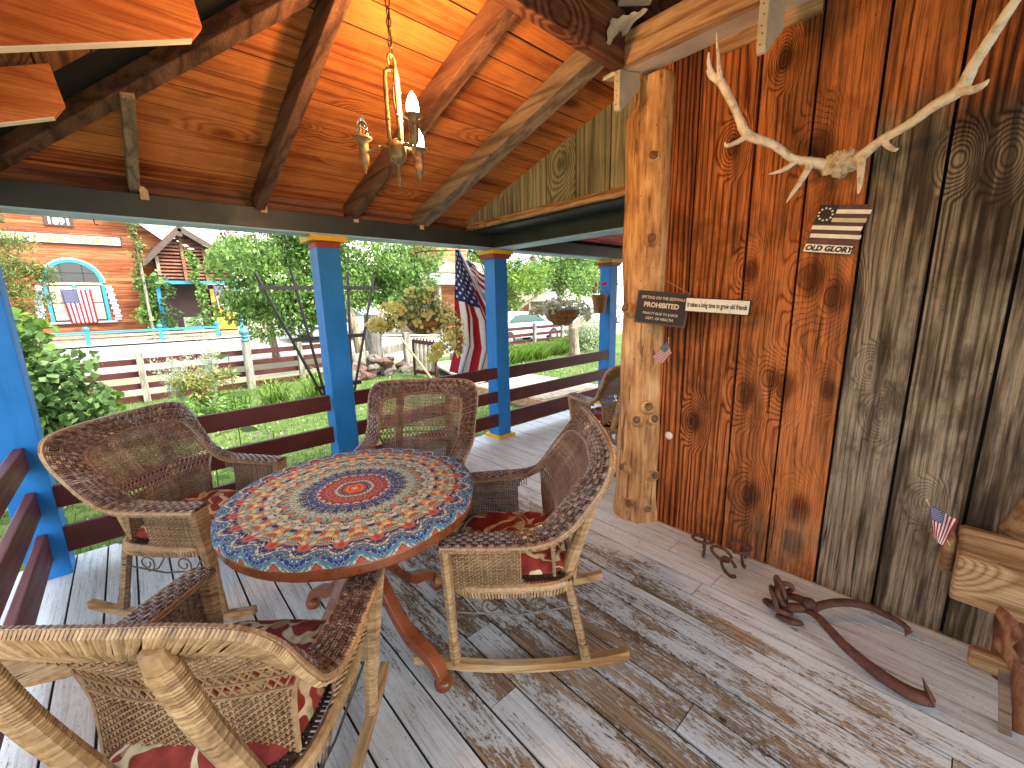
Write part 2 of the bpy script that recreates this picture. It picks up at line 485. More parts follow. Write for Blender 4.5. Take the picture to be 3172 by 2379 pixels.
def paint(name, c, worn=.0, dark=(.10, .08, .06), axis=2):
    t = NT(name); P = t.sep(t.obj())
    sc = [22.0, 22.0, 22.0]; sc[axis] = 1.3
    q = t.comb(*[t.math('MULTIPLY', P[i], sc[i]) for i in range(3)])
    g = t.noise(q, 1.6, 4, .6); n = t.noise(t.obj(), 4.5, 3)
    cc = t.mix(t.rng(n, .35, .7, 0, .35), c, tuple(min(1, x * 1.5 + .02) for x in c))
    cc = t.mix(t.rng(g, .52, .75, 0, .35), cc, tuple(x * .6 for x in c))
    sp = t.rng(t.noise(q, 4.0, 4, .75), .665, .70, 0, 1.0)
    cc = t.mix(t.math('MULTIPLY', sp, .3 + worn), cc, dark)
    t.bump(g, .002, .4)
    return t.fin(cc, t.rng(g, .3, .7, .42, .6), .22)
M_post = paint('blue_paint', (.010, .155, .46), worn=.35)
M_yel = paint('yellow_paint', (.62, .36, .018), axis=0)
M_redp = paint('red_paint', (.26, .035, .030), axis=0)
M_rail = paint('maroon_paint', (.070, .012, .010), worn=.15, dark=(.2, .1, .07), axis=0)
M_raily = paint('maroon_paint_side', (.10, .022, .022), worn=.15, dark=(.2, .1, .07), axis=1)
M_zinc = plain('tan_metal_plate', (.50, .36, .22), .5, var=.25, scale=30)
M_iron = plain('black_iron', (.015, .014, .014), .5, var=.3, scale=20)
M_rust = plain('rusty_iron', (.105, .042, .028), .75, var=.5, scale=26, bump=.002, dark=(.045, .02, .016))
M_redceil = wood('red_porch_ceiling', 0, (.20, .03, .03), (.42, .075, .07), (.60, .17, .15), ring=8, knots=.2)

def floor_mat():
    t = NT('peeling_deck_paint'); o = t.obj(); P = t.sep(o); A = t.sep(t.attr())
    x, y = P[0], P[1]
    off = t.math('MULTIPLY', A[0], 19.0)
    q = t.comb(t.math('MULTIPLY', t.math('ADD', x, off), 5.0), t.math('ADD', y, off), 0)       # stretched along the board
    q2 = t.comb(t.math('MULTIPLY', t.math('ADD', x, off), 4.6), t.math('MULTIPLY', t.math('ADD', y, off), 1.05), 0)
    grain = t.noise(t.comb(t.math('MULTIPLY', x, 70), t.math('MULTIPLY', y, 2.0), off), 1.5, 4, .6)
    cs = t.noise(q, 2.6, 3, .55); fn = t.noise(q2, 22.0, 6, .8)
    # worn walkway: the middle of the deck lost most of its paint
    reg = t.noise(o, .9, 2)
    lane = t.math('SUBTRACT', x, t.math('MULTIPLY', y, .10))
    worn = t.math('MULTIPLY', t.rng(lane, .25, .95, 0, 1, True), t.rng(lane, 1.55, 2.1, 1, 0, True))
    worn = t.math('MULTIPLY', worn, t.rng(y, 2.6, 4.2, 1.0, .35))
    f = t.math('ADD', t.math('MULTIPLY', cs, .42), t.math('ADD', t.math('MULTIPLY', fn, .66), t.math('MULTIPLY', grain, .20)))
    thr = t.math('ADD', .778, t.math('MULTIPLY', worn, -.135))
    thr = t.math('SUBTRACT', thr, t.math('MULTIPLY', t.math('SUBTRACT', A[1], .5), t.math('ADD', .05, t.math('MULTIPLY', worn, .10))))
    peel = t.rng(t.math('SUBTRACT', f, thr), -.005, .03, 0, 1)
    thin = t.rng(t.math('SUBTRACT', f, thr), -.16, .02, 0, .45)
    pc = t.ramp(fn, [(.3, (.44, .485, .50)), (.55, (.70, .745, .755)), (.8, (.82, .85, .85))])
    pc = t.mix(t.rng(grain, .50, .66, 0, .42), pc, (.20, .185, .165))
    pc = t.mix(thin, pc, (.34, .33, .30))
    wc = t.ramp(t.math('ADD', t.math('MULTIPLY', grain, .6), t.math('MULTIPLY', reg, .4)), [(.32, (.035, .022, .014)), (.48, (.19, .125, .07)), (.64, (.46, .34, .22))])
    edge = t.rng(t.math('ABSOLUTE', t.math('SUBTRACT', t.math('SUBTRACT', f, thr), .012)), 0, .022, .6, 0)
    c = t.mix(peel, pc, wc)
    c = t.mix(edge, c, (.06, .04, .028))
    spk = t.rng(t.noise(t.comb(t.math('MULTIPLY', x, 3.0), y, off), 34.0, 3, .7), .66, .70, 0, .85)
    c = t.mix(spk, c, (.035, .026, .02))
    kn = t.vor(t.comb(x, t.math('MULTIPLY', y, .6), 0), 4.2)
    c = t.mix(t.rng(kn, .035, .05, .9, 0), c, (.02, .016, .012))
    t.bump(t.math('SUBTRACT', t.math('MULTIPLY', grain, .35), peel), .003, .55)
    return t.fin(c, t.rng(peel, 0, 1, .5, .8), .22)
M_floor = floor_mat()
M_gap = plain('dark_gap', (.012, .010, .008), .9)

# ================================================================ porch structure
def boards_x(mb, z, x0, x1, y0, y1, w, gap=.005, th=.03, tint=.15, joints=True, seed=1):
    """deck boards that run along y"""
    r = random.Random(seed); x = x0
    while x < x1 - .01:
        ww = w * r.uniform(.93, 1.07)
        cuts = [y0]
        if joints:
            c = y0 + r.uniform(.3, 2.6)
            while c < y1 - .3:
                cuts.append(c); c += r.uniform(1.5, 3.2)
        cuts.append(y1)
        for a, b in zip(cuts[:-1], cuts[1:]):
            mb.cur = (r.random(), r.random(), 0)
            dz = r.uniform(-.0015, .0015)
            mb.bx(x + gap / 2, x + ww - gap / 2, a + .002, b - .002, z - .0068, z + dz)
        x += ww
fl = MB()
boards_x(fl, 0.0, -.72, 7.2, -3.2, 3.58, .14, .0095, .03, seed=4)
o = fl.build('porch_floor', M_floor); tag(o, kind='structure')
sk = MB(); sk.bx(-.70, 7.18, -3.18, 3.56, -.42, -.0072)
o = sk.build('floor_base', M_gap); tag(o, kind='structure')

# barn wall beside the camera
wall = empty('barn_wall', (2.45, 0, 0), label='wall of wide vertical boards, orange red near the log and weathered grey toward the bench', cat='wall')
def IW(o, p):        # parent while keeping world coordinates
    o.parent = p; o.matrix_parent_inverse = p.matrix_basis.inverted() if p.matrix_world == Matrix() else p.matrix_world.inverted()
    return o
def loc_inv(p):
    return (Matrix.Translation(p.location) @ p.rotation_euler.to_matrix().to_4x4()).inverted()
def att(mb, name, mat, par, **kw):   # world-coordinate mesh attached to an empty that is not at the origin
    o = mb.build(name, mat, None, **kw); o.parent = par; o.matrix_parent_inverse = loc_inv(par); return o
seams = [1.56, 1.30, 1.147, .852, .612, .380, .148, -.087, -.33, -.57, -.83, -1.1, -1.4, -1.7, -2.1, -2.5, -3.0]
tints = [.4, .02, .30, .48, .78, .66, .42, .56, .45, .5, .4, .5, .45, .5, .4, .5]
wb = MB(); r = random.Random(3)
for i in range(len(seams) - 1):
    y1, y0 = seams[i], seams[i + 1]
    g = 0.0 if y0 > .3 else .95
    rnd = [.13, .27, .55, .81, .34, .68, .92, .47, .05, .61, .2, .77, .3, .9, .1, .6][i]
    zs = [0, .25, 1.0, 1.7, 2.15, 2.45, 3.2]
    x = 2.45 + r.uniform(-.003, .003) + (.006 if i % 2 else 0)
    xb = x + .025
    for k in range(len(zs) - 1):
        pass
    vs = []; att_ = []
    for z in zs:
        gg = g * (1 if z < 1.9 else (.62 if z < 2.3 else .12))
        if y0 > .3 and z < .3 and i > 2: gg = .35
        tt = tints[i] - (.38 if (g > .5 and 1.2 < z < 2.4) else 0)
        for (xx, yy) in ((x, y0 + .006), (x, y1 - .006), (xb, y1 - .006), (xb, y0 + .006)):
            vs.append((xx, yy, z)); att_.append((rnd, tt, gg))
    b = len(wb.v); wb.v += vs; wb.a += att_
    for k in range(len(zs) - 1):
        for j in range(4):
            f = (b + k * 4 + j, b + k * 4 + (j + 1) % 4, b + (k + 1) * 4 + (j + 1) % 4, b + (k + 1) * 4 + j)
            wb.f.append(f[::-1]); wb.m.append(0); wb.uv.append([(0, 0)] * 4)
att(wb, 'wall_boards', M_wall, wall)
bk = MB(); bk.bx(2.482, 2.62, -3.1, 1.50, 0.002, 3.3); att(bk, 'backing', M_gap, wall)
ks = MB()
ks.lathe([(.024, 0), (.026, .003), (.018, .010), (0.002, .012)], (2.452, 1.215, .625), 12, Matrix.Rotation(-PI / 2, 3, 'Y'))
att(ks, 'knot_plug', M_pale, wall)
bs = MB(); bs.bx(2.437, 2.449, -3.0, 1.29, .001, .012); att(bs, 'floor_strip', M_pale_g, wall)

# log post at the end of the wall
lp = MB()
NZ, NA = 60, 40
def logf(u, v):
    z = u * 2.725; a = v * 2 * PI
    rr = .150 + .006 * math.sin(z * 3.1 + 1) + .006 * math.sin(a * 3 + z * 1.3) + .004 * math.sin(a * 7 + z * 2.1) + .004 * math.sin(z * 9 + a * 2)
    rr += .02 * math.exp(-(z / .12) ** 2)
    if z > 2.55:
        rr -= .035 * min(1, (z - 2.55) / .05) * max(0, math.cos(a - 2.3))
        rr -= .02 * min(1, max(0, z - 2.7) / .1)
    return (2.50 + rr * math.cos(a), 1.44 + rr * math.sin(a), z)
lp.grid(logf, NZ, NA)
lp.lathe([(.13, 2.72), (.1, 2.73), (.001, 2.732)], (2.50, 1.44, 0), 20)
logp = empty('log_post', (2.5, 1.44, 0), label='peeled knotty log post standing at the end of the barn wall', cat='post')
att(lp, 'log', M_log, logp, smooth=True)
# knots: (angle deg, height, radius, stick-out)
for (ad, z, kr, ko) in ((215, 1.83, .033, .012), (168, 1.42, .034, .035), (222, .80, .036, .040), (200, .71, .034, .030), (237, .72, .034, .022), (212, 2.28, .034, .016), (170, .36, .03, .03), (190, .12, .035, .025), (243, .33, .034, .028), (232, .09, .03, .02)):
    k = MB(); a = R(ad)
    d = Vector((math.cos(a), math.sin(a), .25)).normalized()
    Mx = d.to_track_quat('Z', 'Y').to_matrix()
    p = Vector((2.5 + .128 * math.cos(a), 1.44 + .128 * math.sin(a), z))
    k.lathe([(kr * 1.7, -.03), (kr * 1.5, .012), (kr * 1.12, .022), (kr, .022 + ko), (kr * .8, .026 + ko), (kr * .5, .022 + ko), (.001, .024 + ko)], p, 16, Mx)
    att(k, 'knot', M_log, logp, smooth=True)
    k = MB(); k.lathe([(kr * .74, .0), (kr * .5, .004), (.001, .003)], p + d * (.026 + ko), 12, Mx)
    q = att(k, 'knot_face', M_knot, logp, smooth=True)

# ---- porch roof
roof = empty('porch_roof', (0, 0, 2.0), label='porch roof of red brown boards on rough rafters', cat='roof')
Sf, Cf = -.3026, 3.2709
zf = lambda y: Sf * y + Cf                      # front slope, underside of boards
hipx = lambda y: .055 + (2.757 - y) * .71       # plan line of the hip
hipy = lambda x: 2.757 - (x - .055) / .71
zl = lambda x: 2.47 + .387 * (x + .05)          # left slope
cb = MB(); r = random.Random(11)
ys = []; y = 3.52
while y > 1.55: ys.append(y); y -= r.uniform(.135, .17)
ys.append(1.47)
for a, b in zip(ys[:-1], ys[1:]):
    xs = sorted([hipx(a)] + [q for q in ([.78, 1.42, 2.04] if r.random() < .55 else [1.42] if r.random() < .6 else [2.04]) if q > hipx(b) + .1] + [2.56])
    for k in range(len(xs) - 1):
        cb.cur = (r.random(), r.uniform(.15, .85), 0)
        g = .004
        dz = r.uniform(0, .003)
        x0a, x0b = (hipx(a), hipx(b)) if k == 0 else (xs[k] + .001, xs[k] + .001)
        x1 = xs[k + 1] - .001
        A_, B_ = a - g, b + g
        pts = [(x0a, A_, zf(A_) + dz), (x1, A_, zf(A_) + dz), (x1, B_, zf(B_) + dz), (x0b, B_, zf(B_) + dz)]
        cb.add(pts + [(p[0], p[1], p[2] + .003) for p in pts], [(0, 1, 2, 3), (7, 6, 5, 4), (0, 4, 5, 1), (1, 5, 6, 2), (2, 6, 7, 3), (3, 7, 4, 0)])
att(cb, 'ceiling_boards', M_ceil, roof)
cb = MB(); x = -.95
while x < 1.33:
    w = r.uniform(.14, .18); x2 = min(x + w, 1.34)
    cb.cur = (r.random(), r.random(), 0)
    ya, yb = min(hipy(x), 3.55), min(hipy(x2), 3.55)
    if x > .86: ya = yb = 1.45
    pts = [(x + .003, -3.3, zl(x)), (x2 - .003, -3.3, zl(x2)), (x2 - .003, yb, zl(x2)), (x + .003, ya, zl(x))]
    cb.add(pts + [(p[0], p[1], p[2] + .02) for p in pts], [(3, 2, 1, 0), (4, 5, 6, 7), (0, 1, 5, 4), (1, 2, 6, 5), (2, 3, 7, 6), (3, 0, 4, 7)])
    x = x2
att(cb, 'side_ceiling_boards', M_ceil_l, roof)
cb = MB(); x = 1.34; y = -3.3
while y < 1.45:
    cb.cur = (r.random(), r.random(), 0); w = r.uniform(.14, .18)
    cb.bx(1.34, 2.70, y + .003, min(y + w, 1.45), 3.01, 3.03); y += w
att(cb, 'upper_ceiling_boards', M_head, roof)
# weather-tight deck above the boards
rf = MB()
c4 = [(-1.0, 3.75, zf(3.75) + .008), (2.7, 3.75, zf(3.75) + .008), (2.7, 1.46, zf(1.46) + .008), (.90, 1.46, zf(1.46) + .008)]
rf.add(c4 + [(a, b, c + .05) for a, b, c in c4], [(0, 1, 2, 3), (7, 6, 5, 4), (0, 4, 5, 1), (1, 5, 6, 2), (2, 6, 7, 3), (3, 7, 4, 0)])
c4 = [(-1.0, -3.4, zl(-1.0) + .03), (1.34, -3.4, zl(1.34) + .03), (1.34, 1.58, zl(1.34) + .03), (.87, 1.6, zl(.87) + .03), (-.95, 4.0, zl(-.95) + .03)]
rf.add(c4 + [(a, b, c + .05) for a, b, c in c4], [(4, 3, 2, 1, 0), (5, 6, 7, 8, 9)] + [(i, (i + 1) % 5, (i + 1) % 5 + 5, i + 5) for i in range(5)])
rf.bx(1.30, 2.8, -3.4, 1.62, 3.04, 3.10)
att(rf, 'roof_deck', M_gap, roof)
# rafters
def rafter(x0, x1, y_top, mat, depth=.115, name='rafter'):
    m = MB(); m.cur = (random.random(), .5, 0)
    pts = []
    ya, yb = 3.50, y_top
    o4 = [(x0, ya, zf(ya) - depth), (x1, ya, zf(ya) - depth), (x1, yb, zf(yb) - depth), (x0, yb, zf(yb) - depth)]
    t4 = [(a, b, c + depth - .002) for a, b, c in o4]
    m.add(o4 + t4, [(0, 1, 2, 3), (7, 6, 5, 4), (0, 4, 5, 1), (1, 5, 6, 2), (2, 6, 7, 3), (3, 7, 4, 0)])
    return att(m, name, mat, roof, bevel=.006)
rafter(.748, .805, 1.488, M_raft_d, depth=.135)
rafter(1.365, 1.445, 1.488, M_raft_d, depth=.125)
rafter(1.960, 2.085, 1.488, M_raft)
rafter(.125, .175, 2.60, M_raft, depth=.09)
m = MB(); m.bar((-.50, 3.54, zf(3.54) - .028), (.985, 1.448, zf(1.448) - .028), .075, .075); att(m, 'hip_rafter', M_raft_d, roof, bevel=.005)
for (xe, yy, dep) in ((.362, 2.02, .155), (-.05, 2.52, .175), (.66, 1.35, .18), (.66, .75, .18)):
    m = MB(); m.cur = (random.random(), .75, 0)
    s = .387; zb = (2.456 if yy < 2.2 and yy > 1.9 else 2.253 if yy > 2.2 else 2.56)
    f = lambda x: zb + s * (x - xe)
    L = -.9
    out = [(L, f(L)), (xe - .035, f(xe - .035)), (xe + .0, f(xe) + .035), (xe - .02, f(xe) + dep), (L, f(L) + dep)]
    m.prism([(a, b) for a, b in out], 1, yy, yy + .035)
    att(m, 'jack_rafter', M_raft_x, roof, bevel=.003)
    m = MB(); m.bar((L, yy + .0175, f(L) - .0025), (xe - .037, yy + .0175, f(xe - .037) - .0025), .035, .004); att(m, 'pale_rafter_edge', M_pale, roof)
# header the rafters hang from
m = MB(); m.cur = (.3, .4, 0); m.bx(.90, 2.145, 1.42, 1.485, 2.69, 3.0); att(m, 'header', M_head, roof, bevel=.006)
m = MB(); m.bar((1.55, .75, 2.95), (2.12, 1.36, 2.95), .16, .03); att(m, 'grey_brace', M_pale_g, roof)
# front beam: dark inside, light blue underneath
def beam_box(name, x0, x1, y0, y1, z0, z1, par):
    m = MB(); m.bx(x0, x1, y0, y1, z0 + .012, z1); att(m, name, M_beam_in, par, bevel=.003)
    m = MB(); m.bx(x0 + .002, x1 - .002, y0 + .002, y1 - .002, z0, z0 + .0118); att(m, 'blue_soffit', M_blue_l, par)
beam_box('beam', -.70, 3.03, 3.335, 3.505, 2.003, 2.145, roof)
beam_box('side_beam', 2.83, 3.03, 1.35, 3.333, 2.0, 2.145, roof)
beam_box('left_beam', -.70, -.50, -3.2, 3.333, 2.0, 2.145, roof)
m = MB(); m.cur = (.5, .45, 0)
m.bx(-.66, 2.52, 3.40, 3.43, 2.147, 2.30); att(m, 'blocking_board', M_head, roof)
m = MB(); m.bx(2.545, 2.828, 1.35, 3.5, 2.132, 2.144); att(m, 'shelf_board', M_beam_in, roof)
# gable infill above the doorway
gi = MB(); sy = [3.50, 3.20, 2.93, 2.63, 2.345, 2.062, 1.765, 1.50]
r = random.Random(5)
for a, b in zip(sy[:-1], sy[1:]):
    gi.cur = (r.random(), r.uniform(.3, .8), 0)
    x = 2.53 + r.uniform(0, .006)
    gi.prism([(a - .004, 2.15), (a - .004, zf(a) + .02), (b + .004, zf(b) + .02), (b + .004, 2.15)], 0, x, x + .02)
att(gi, 'gable_infill', M_infill, roof)
m = MB(); m.bx(2.552, 2.60, 1.5, 3.5, 2.15, 2.9); att(m, 'infill_backing', M_gap, roof)
m = MB()
for k, (dz, dx, rr) in enumerate(((.0, 0, .02), (.028, .006, .012))):
    m.tube([(2.512 + dx, y, 2.168 + dz + .002 * math.sin(y * 14)) for y in np.linspace(1.58, 3.36, 26)], [rr * (1 + .12 * math.sin(y * 23)) for y in np.linspace(1.58, 3.36, 26)], 8)
att(m, 'rustic_molding', M_trim, roof, smooth=True)
# pale eave over the wall
m = MB(); m.bx(2.15, 2.20, -3.0, 1.485, 2.705, 2.86); m.cur = (.2, .6, 0); att(m, 'eave_beam', M_trim, roof, bevel=.004)
m = MB(); m.prism([(2.202, 2.708), (2.448, 2.768), (2.448, 2.79), (2.202, 2.73)], 1, -3.0, 1.60); att(m, 'pale_soffit', M_pale, roof)
m = MB(); m.bx(2.432, 2.4485, .62, 1.06, 2.70, 2.767); att(m, 'top_strip', M_trim, roof)
for yb in (1.465, .755, .0):
    m = MB()
    m.prism([(2.145, 2.703), (2.145, 2.525), (2.155, 2.503), (2.17, 2.500), (2.34, 2.645), (2.34, 2.736), (2.203, 2.703)], 1, yb - .018, yb + .018)
    q = att(m, 'bracket', M_pale_g, roof, bevel=.002)
    n = MB()
    for zz in (2.53, 2.57, 2.60, 2.64, 2.68): n.lathe([(.003, 0), (.0028, .002), (.0005, .0022)], (2.144, yb + .003 * math.sin(zz * 90), zz), 6, Matrix.Rotation(-PI / 2, 3, 'Y'))
    att(n, 'nail_heads', M_iron, roof)
for cx_ in (.187, .80, 1.432, 2.013):
    m = MB(); m.prism([(cx_ - .019, 2.115), (cx_ + .019, 2.115), (cx_ + .019, 2.165), (cx_ + .004, 2.185), (cx_ - .019, 2.192)], 1, 3.3305, 3.3345)
    q = att(m, 'metal_clip', M_zinc, roof)
    n = MB()
    for ax_ in (-.010, .010):
        for zz in (2.125, 2.14, 2.155): n.lathe([(.002, 0), (.0018, .001), (.0004, .0012)], (cx_ + ax_, 3.330, zz), 6, Matrix.Rotation(PI / 2, 3, 'X'))
    att(n, 'clip_nails', M_iron, roof)
m = MB()
for hx in (.55, -.05): 
    m.tube([(hx, 3.43, 2.0), (hx, 3.43, 1.975), (hx + .008, 3.43, 1.965), (hx + .014, 3.43, 1.975)], .0025, 5)
att(m, 'cup_hooks', M_iron, roof)
# scrap of canvas hanging over the header end
m = MB()
def cv(u, v):
    return (1.97 + .14 * u + .008 * math.sin(v * 9), 1.415 - .12 * u * v - .02 * v, 2.765 + .05 * u + .07 * v - .03 * math.sin(u * 5 + 1) * (1 - v) + .006 * math.sin(u * 23))
m.slab(cv, 14, 8, .002)
sc_ = m.build('canvas_scrap', M_pale_g, smooth=True); tag(sc_, 'crumpled tan canvas scrap hanging where the header meets the eave', 'cloth')

# side porch beyond the corner: red ceiling, beam
sp = empty('side_porch_roof', (3.2, 2.5, 2.0), label='red painted side porch ceiling with dark beam beyond the doorway', cat='roof')
beam_box('beam', 3.032, 7.3, 3.335, 3.53, 2.0, 2.145, sp)
m = MB(); x = 3.05
for k in range(12):
    m.cur = (random.random(), random.random(), 0); m.bx(2.62, 7.3, .55 + k * .245, .55 + k * .245 + .24, 2.32 - .012 * k, 2.335 - .012 * k)
att(m, 'ceiling', M_redceil, sp)
m = MB(); m.bx(2.62, 7.4, .4, 3.7, 2.37, 2.42); m.bx(3.03, 7.3, 3.40, 3.45, 2.146, 2.36); att(m, 'roof_deck', M_gap, sp)
m = MB(); m.bx(2.62, 7.3, .35, .54, 0.0, 2.42); att(m, 'back_wall', M_infill, sp)

# posts
def post(x0, x1, y0, y1, plinth, label):
    e = empty('porch_post', ((x0 + x1) / 2, (y0 + y1) / 2, 0), label=label, cat='post', group='blue porch posts')
    m = MB(); m.bx(x0, x1, y0, y1, 0.002, 1.999); att(m, 'shaft', M_post, e, bevel=.004)
    def ring(z0, z1, o1, mat, nm):
        m = MB(); m.bx(x0 - o1, x1 + o1, y0 - o1, y1 + o1, z0, z1); att(m, nm, mat, e, bevel=.003)
    ring(1.958, 1.9985, .048, M_yel, 'yellow_cap')
    ring(1.915, 1.956, .006 if not plinth else .022, M_redp, 'red_band')
    if plinth:
        ring(1.935, 1.957, .034, M_redp, 'red_molding')
        ring(.001, .035, .035, M_yel, 'yellow_base')
    return e
post(-.615, -.445, 3.335, 3.505, False, 'thick blue porch post at the left edge beside the wicker chair')
post(1.120, 1.290, 3.350, 3.520, False, 'blue porch post standing in front of the black trellis')
post(2.840, 3.010, 3.350, 3.520, True, 'blue corner post with yellow base beside the large flag')
post(4.870, 5.035, 3.350, 3.520, True, 'blue porch post seen just left of the log post')

# railings
def railing(label, segs, axis):
    e = empty('porch_railing', segs[0], label=label, cat='railing', group='maroon porch railings')
    return e
def railset(x0, x1, yc, label, zs):
    e = empty('porch_railing', ((x0 + x1) / 2, yc, 0), label=label, cat='railing', group='maroon porch railings')
    for a, b in zs:
        m = MB(); m.bx(x0, x1, yc - .02, yc + .02, a, b); att(m, 'rail', M_rail, e, bevel=.006)
ZS = [(.665, .79), (.40, .53), (.125, .28)]
railset(-.50, 1.10, 3.375, 'maroon three board railing between the left post and the trellis post', ZS)
railset(1.27, 2.86, 3.375, 'maroon three board railing behind the wicker chair at the back of the table', [(.672, .79), (.41, .53), (.14, .28)])
railset(2.99, 4.89, 3.375, 'maroon three board railing right of the corner post', [(.655, .785), (.385, .525), (.10, .28)])
e = empty('porch_railing', (-.52, 2, 0), label='maroon railing boards running toward the camera at the left edge', cat='railing', group='maroon porch railings')
for a, b in ((.655, .785), (.385, .53), (.11, .28)):
    m = MB(); m.bx(-.545, -.505, -3.0, 3.333, a, b); att(m, 'rail', M_raily, e, bevel=.006)
for yp in (.4, -2.9):
    m = MB(); m.bx(-.63, -.547, yp, yp + .09, 0.002, .83); att(m, 'rail_post', M_post, e)
# ================================================================ wicker rocking chairs
def wick(name, dark, mid, light, rough=.42, out_cols=None):
    t = NT(name); o = t.obj(); A = t.sep(t.attr())
    n = t.noise(o, 60, 3); b = t.noise(o, 7, 2)
    f = t.math('ADD', t.math('MULTIPLY', n, .45), t.math('ADD', t.math('MULTIPLY', b, .35), t.math('MULTIPLY', A[0], .22)))
    c = t.ramp(f, [(.3, dark), (.52, mid), (.75, light)])
    if out_cols:        # strand faces turned outward from the chair are mixed to tan
        g = t.n('NewGeometry'); vt = t.n('VectorTransform', vector_type='NORMAL', convert_from='WORLD', convert_to='OBJECT'); t.L(g.outputs['Normal'], vt.inputs[0])
        pos = t.vmath('MULTIPLY', o, (1, 1, 0)); k = t.rng(t.vmath('DOT_PRODUCT', vt.outputs[0], pos), .0, .10, 0, 1)
        c = t.mix(k, c, t.ramp(f, [(.3, out_cols[0]), (.52, out_cols[1]), (.75, out_cols[2])]))
    return t.fin(c, rough, .6)
M_wb = wick('brown_wicker', (.040, .020, .014), (.13, .072, .048), (.38, .27, .20), .26)
M_wt = wick('tan_wicker', (.17, .090, .036), (.42, .255, .115), (.62, .43, .23), .40)
M_wm = wick('mid_wicker', (.055, .030, .019), (.17, .095, .058), (.36, .24, .16), .33, ((.13, .070, .030), (.36, .215, .10), (.56, .39, .21)))
M_rock = wood('rocker_wood', 0, (.16, .075, .025), (.42, .23, .09), (.62, .42, .22), ring=16, knots=.2, rough=.55)
M_scroll = plain('grey_scroll_iron', (.16, .13, .11), .45, metal=.6, var=.3, scale=30)
def cushion_mat():
    t = NT('red_leaf_cushion'); o = t.obj()
    w = t.noise(o, 5, 2)
    q = t.vmath('ADD', o, t.comb(t.math('MULTIPLY', w, .20), t.math('MULTIPLY', t.noise(t.vmath('ADD', o, (3, 1, 2)), 6, 2), .2), 0))
    band = t.math('ABSOLUTE', t.math('SUBTRACT', t.noise(q, 7.5, 1, .4, .8), .5))
    leaf = t.rng(band, .034, .042, 1, 0)
    v = t.vor(q, 9.0)
    leaf2 = t.rng(v, .20, .23, 1, 0)
    red = t.ramp(t.noise(o, 20, 3), [(.3, (.14, .02, .016)), (.6, (.27, .040, .030)), (.8, (.36, .08, .055))])
    c = t.mix(leaf2, red, (.36, .20, .10))
    c = t.mix(leaf, c, t.ramp(t.noise(o, 14, 2), [(.35, (.28, .27, .12)), (.6, (.62, .52, .33))]))
    t.bump(t.noise(o, 220, 2), .001, .4)
    return t.fin(c, .8, .2)
M_cush = cushion_mat()

RO = smooth_path([(.275, .325, .618), (.10, .342, .622), (-.09, .350, .632), (-.19, .352, .685), (-.255, .362, .77), (-.305, .368, .85), (-.334, .355, .915), (-.350, .305, .955), (-.357, .20, .968), (-.361, .10, .970), (-.362, 0, .971)], 8)
RI = smooth_path([(.275, .240, .624), (.10, .250, .628), (-.06, .256, .640), (-.135, .262, .692), (-.19, .274, .765), (-.240, .276, .822), (-.276, .258, .858), (-.300, .200, .878), (-.312, .13, .884), (-.318, .06, .887), (-.320, 0, .888)], 8)
RIM = [(np.array(a), np.array(b)) for a, b in zip(RO, RI)]
RIM = RIM + [(a * np.array([1, -1, 1]), b * np.array([1, -1, 1])) for a, b in RIM[::-1][1:]]
# arc length parametrisation of the whole band (left arm -> back -> right arm)
_mid = np.array([(a + b) / 2 for a, b in RIM]); _s = np.concatenate([[0], np.cumsum(np.linalg.norm(np.diff(_mid, axis=0), axis=1))]); RL = _s[-1]
_A = np.array([a for a, b in RIM]); _B = np.array([b for a, b in RIM])
def rim(s, t):
    """s 0..1 along, t 0 outer .. 1 inner"""
    x = s * RL
    a = np.array([np.interp(x, _s, _A[:, k]) for k in range(3)]); b = np.array([np.interp(x, _s, _B[:, k]) for k in range(3)])
    return a + (b - a) * t
def rim_n(s):
    e = .004
    d = rim(min(1, s + e), .5) - rim(max(0, s - e), .5); w = rim(s, 1) - rim(s, 0)
    n = np.cross(d, w); n /= np.linalg.norm(n)
    return -n if (n[2] < 0 and abs(n[2]) > .25) or (abs(n[2]) <= .25 and n[0] < 0) else n
NS = 400
_rn = []
for i in range(NS + 1):
    n_ = rim_n(i / NS)
    if _rn and np.dot(n_, _rn[-1]) < 0: n_ = -n_
    _rn.append(n_)
def rp(s, t, h):
    i = int(round(s * NS)); bow = .008 * (1 - (2 * t - 1) ** 2)
    return rim(s, t) + _rn[i] * (h + bow)

def bz(y, z):
    """x of the back panel"""
    xs_ = float(np.interp(z, [.43, .56, .64, .692, .765, .822, .862, .90], [-.150, -.135, -.140, -.150, -.200, -.246, -.278, -.318]))
    return xs_ - .045 * (1 - (y / .27) ** 2) * min(1, (z - .36) / .2) * (1 if z < .84 else max(0, (.90 - z) / .06))
def bw(z):
    if z < .535: return .240
    if z < .635: return .240 + .028 * (1 - math.sqrt(max(0, 1 - ((z - .535) / .10) ** 2)))
    if z < .822: return .268
    return float(np.interp(z, [.822, .840, .858, .878, .884, .889], [.268, .264, .248, .196, .12, .02]))

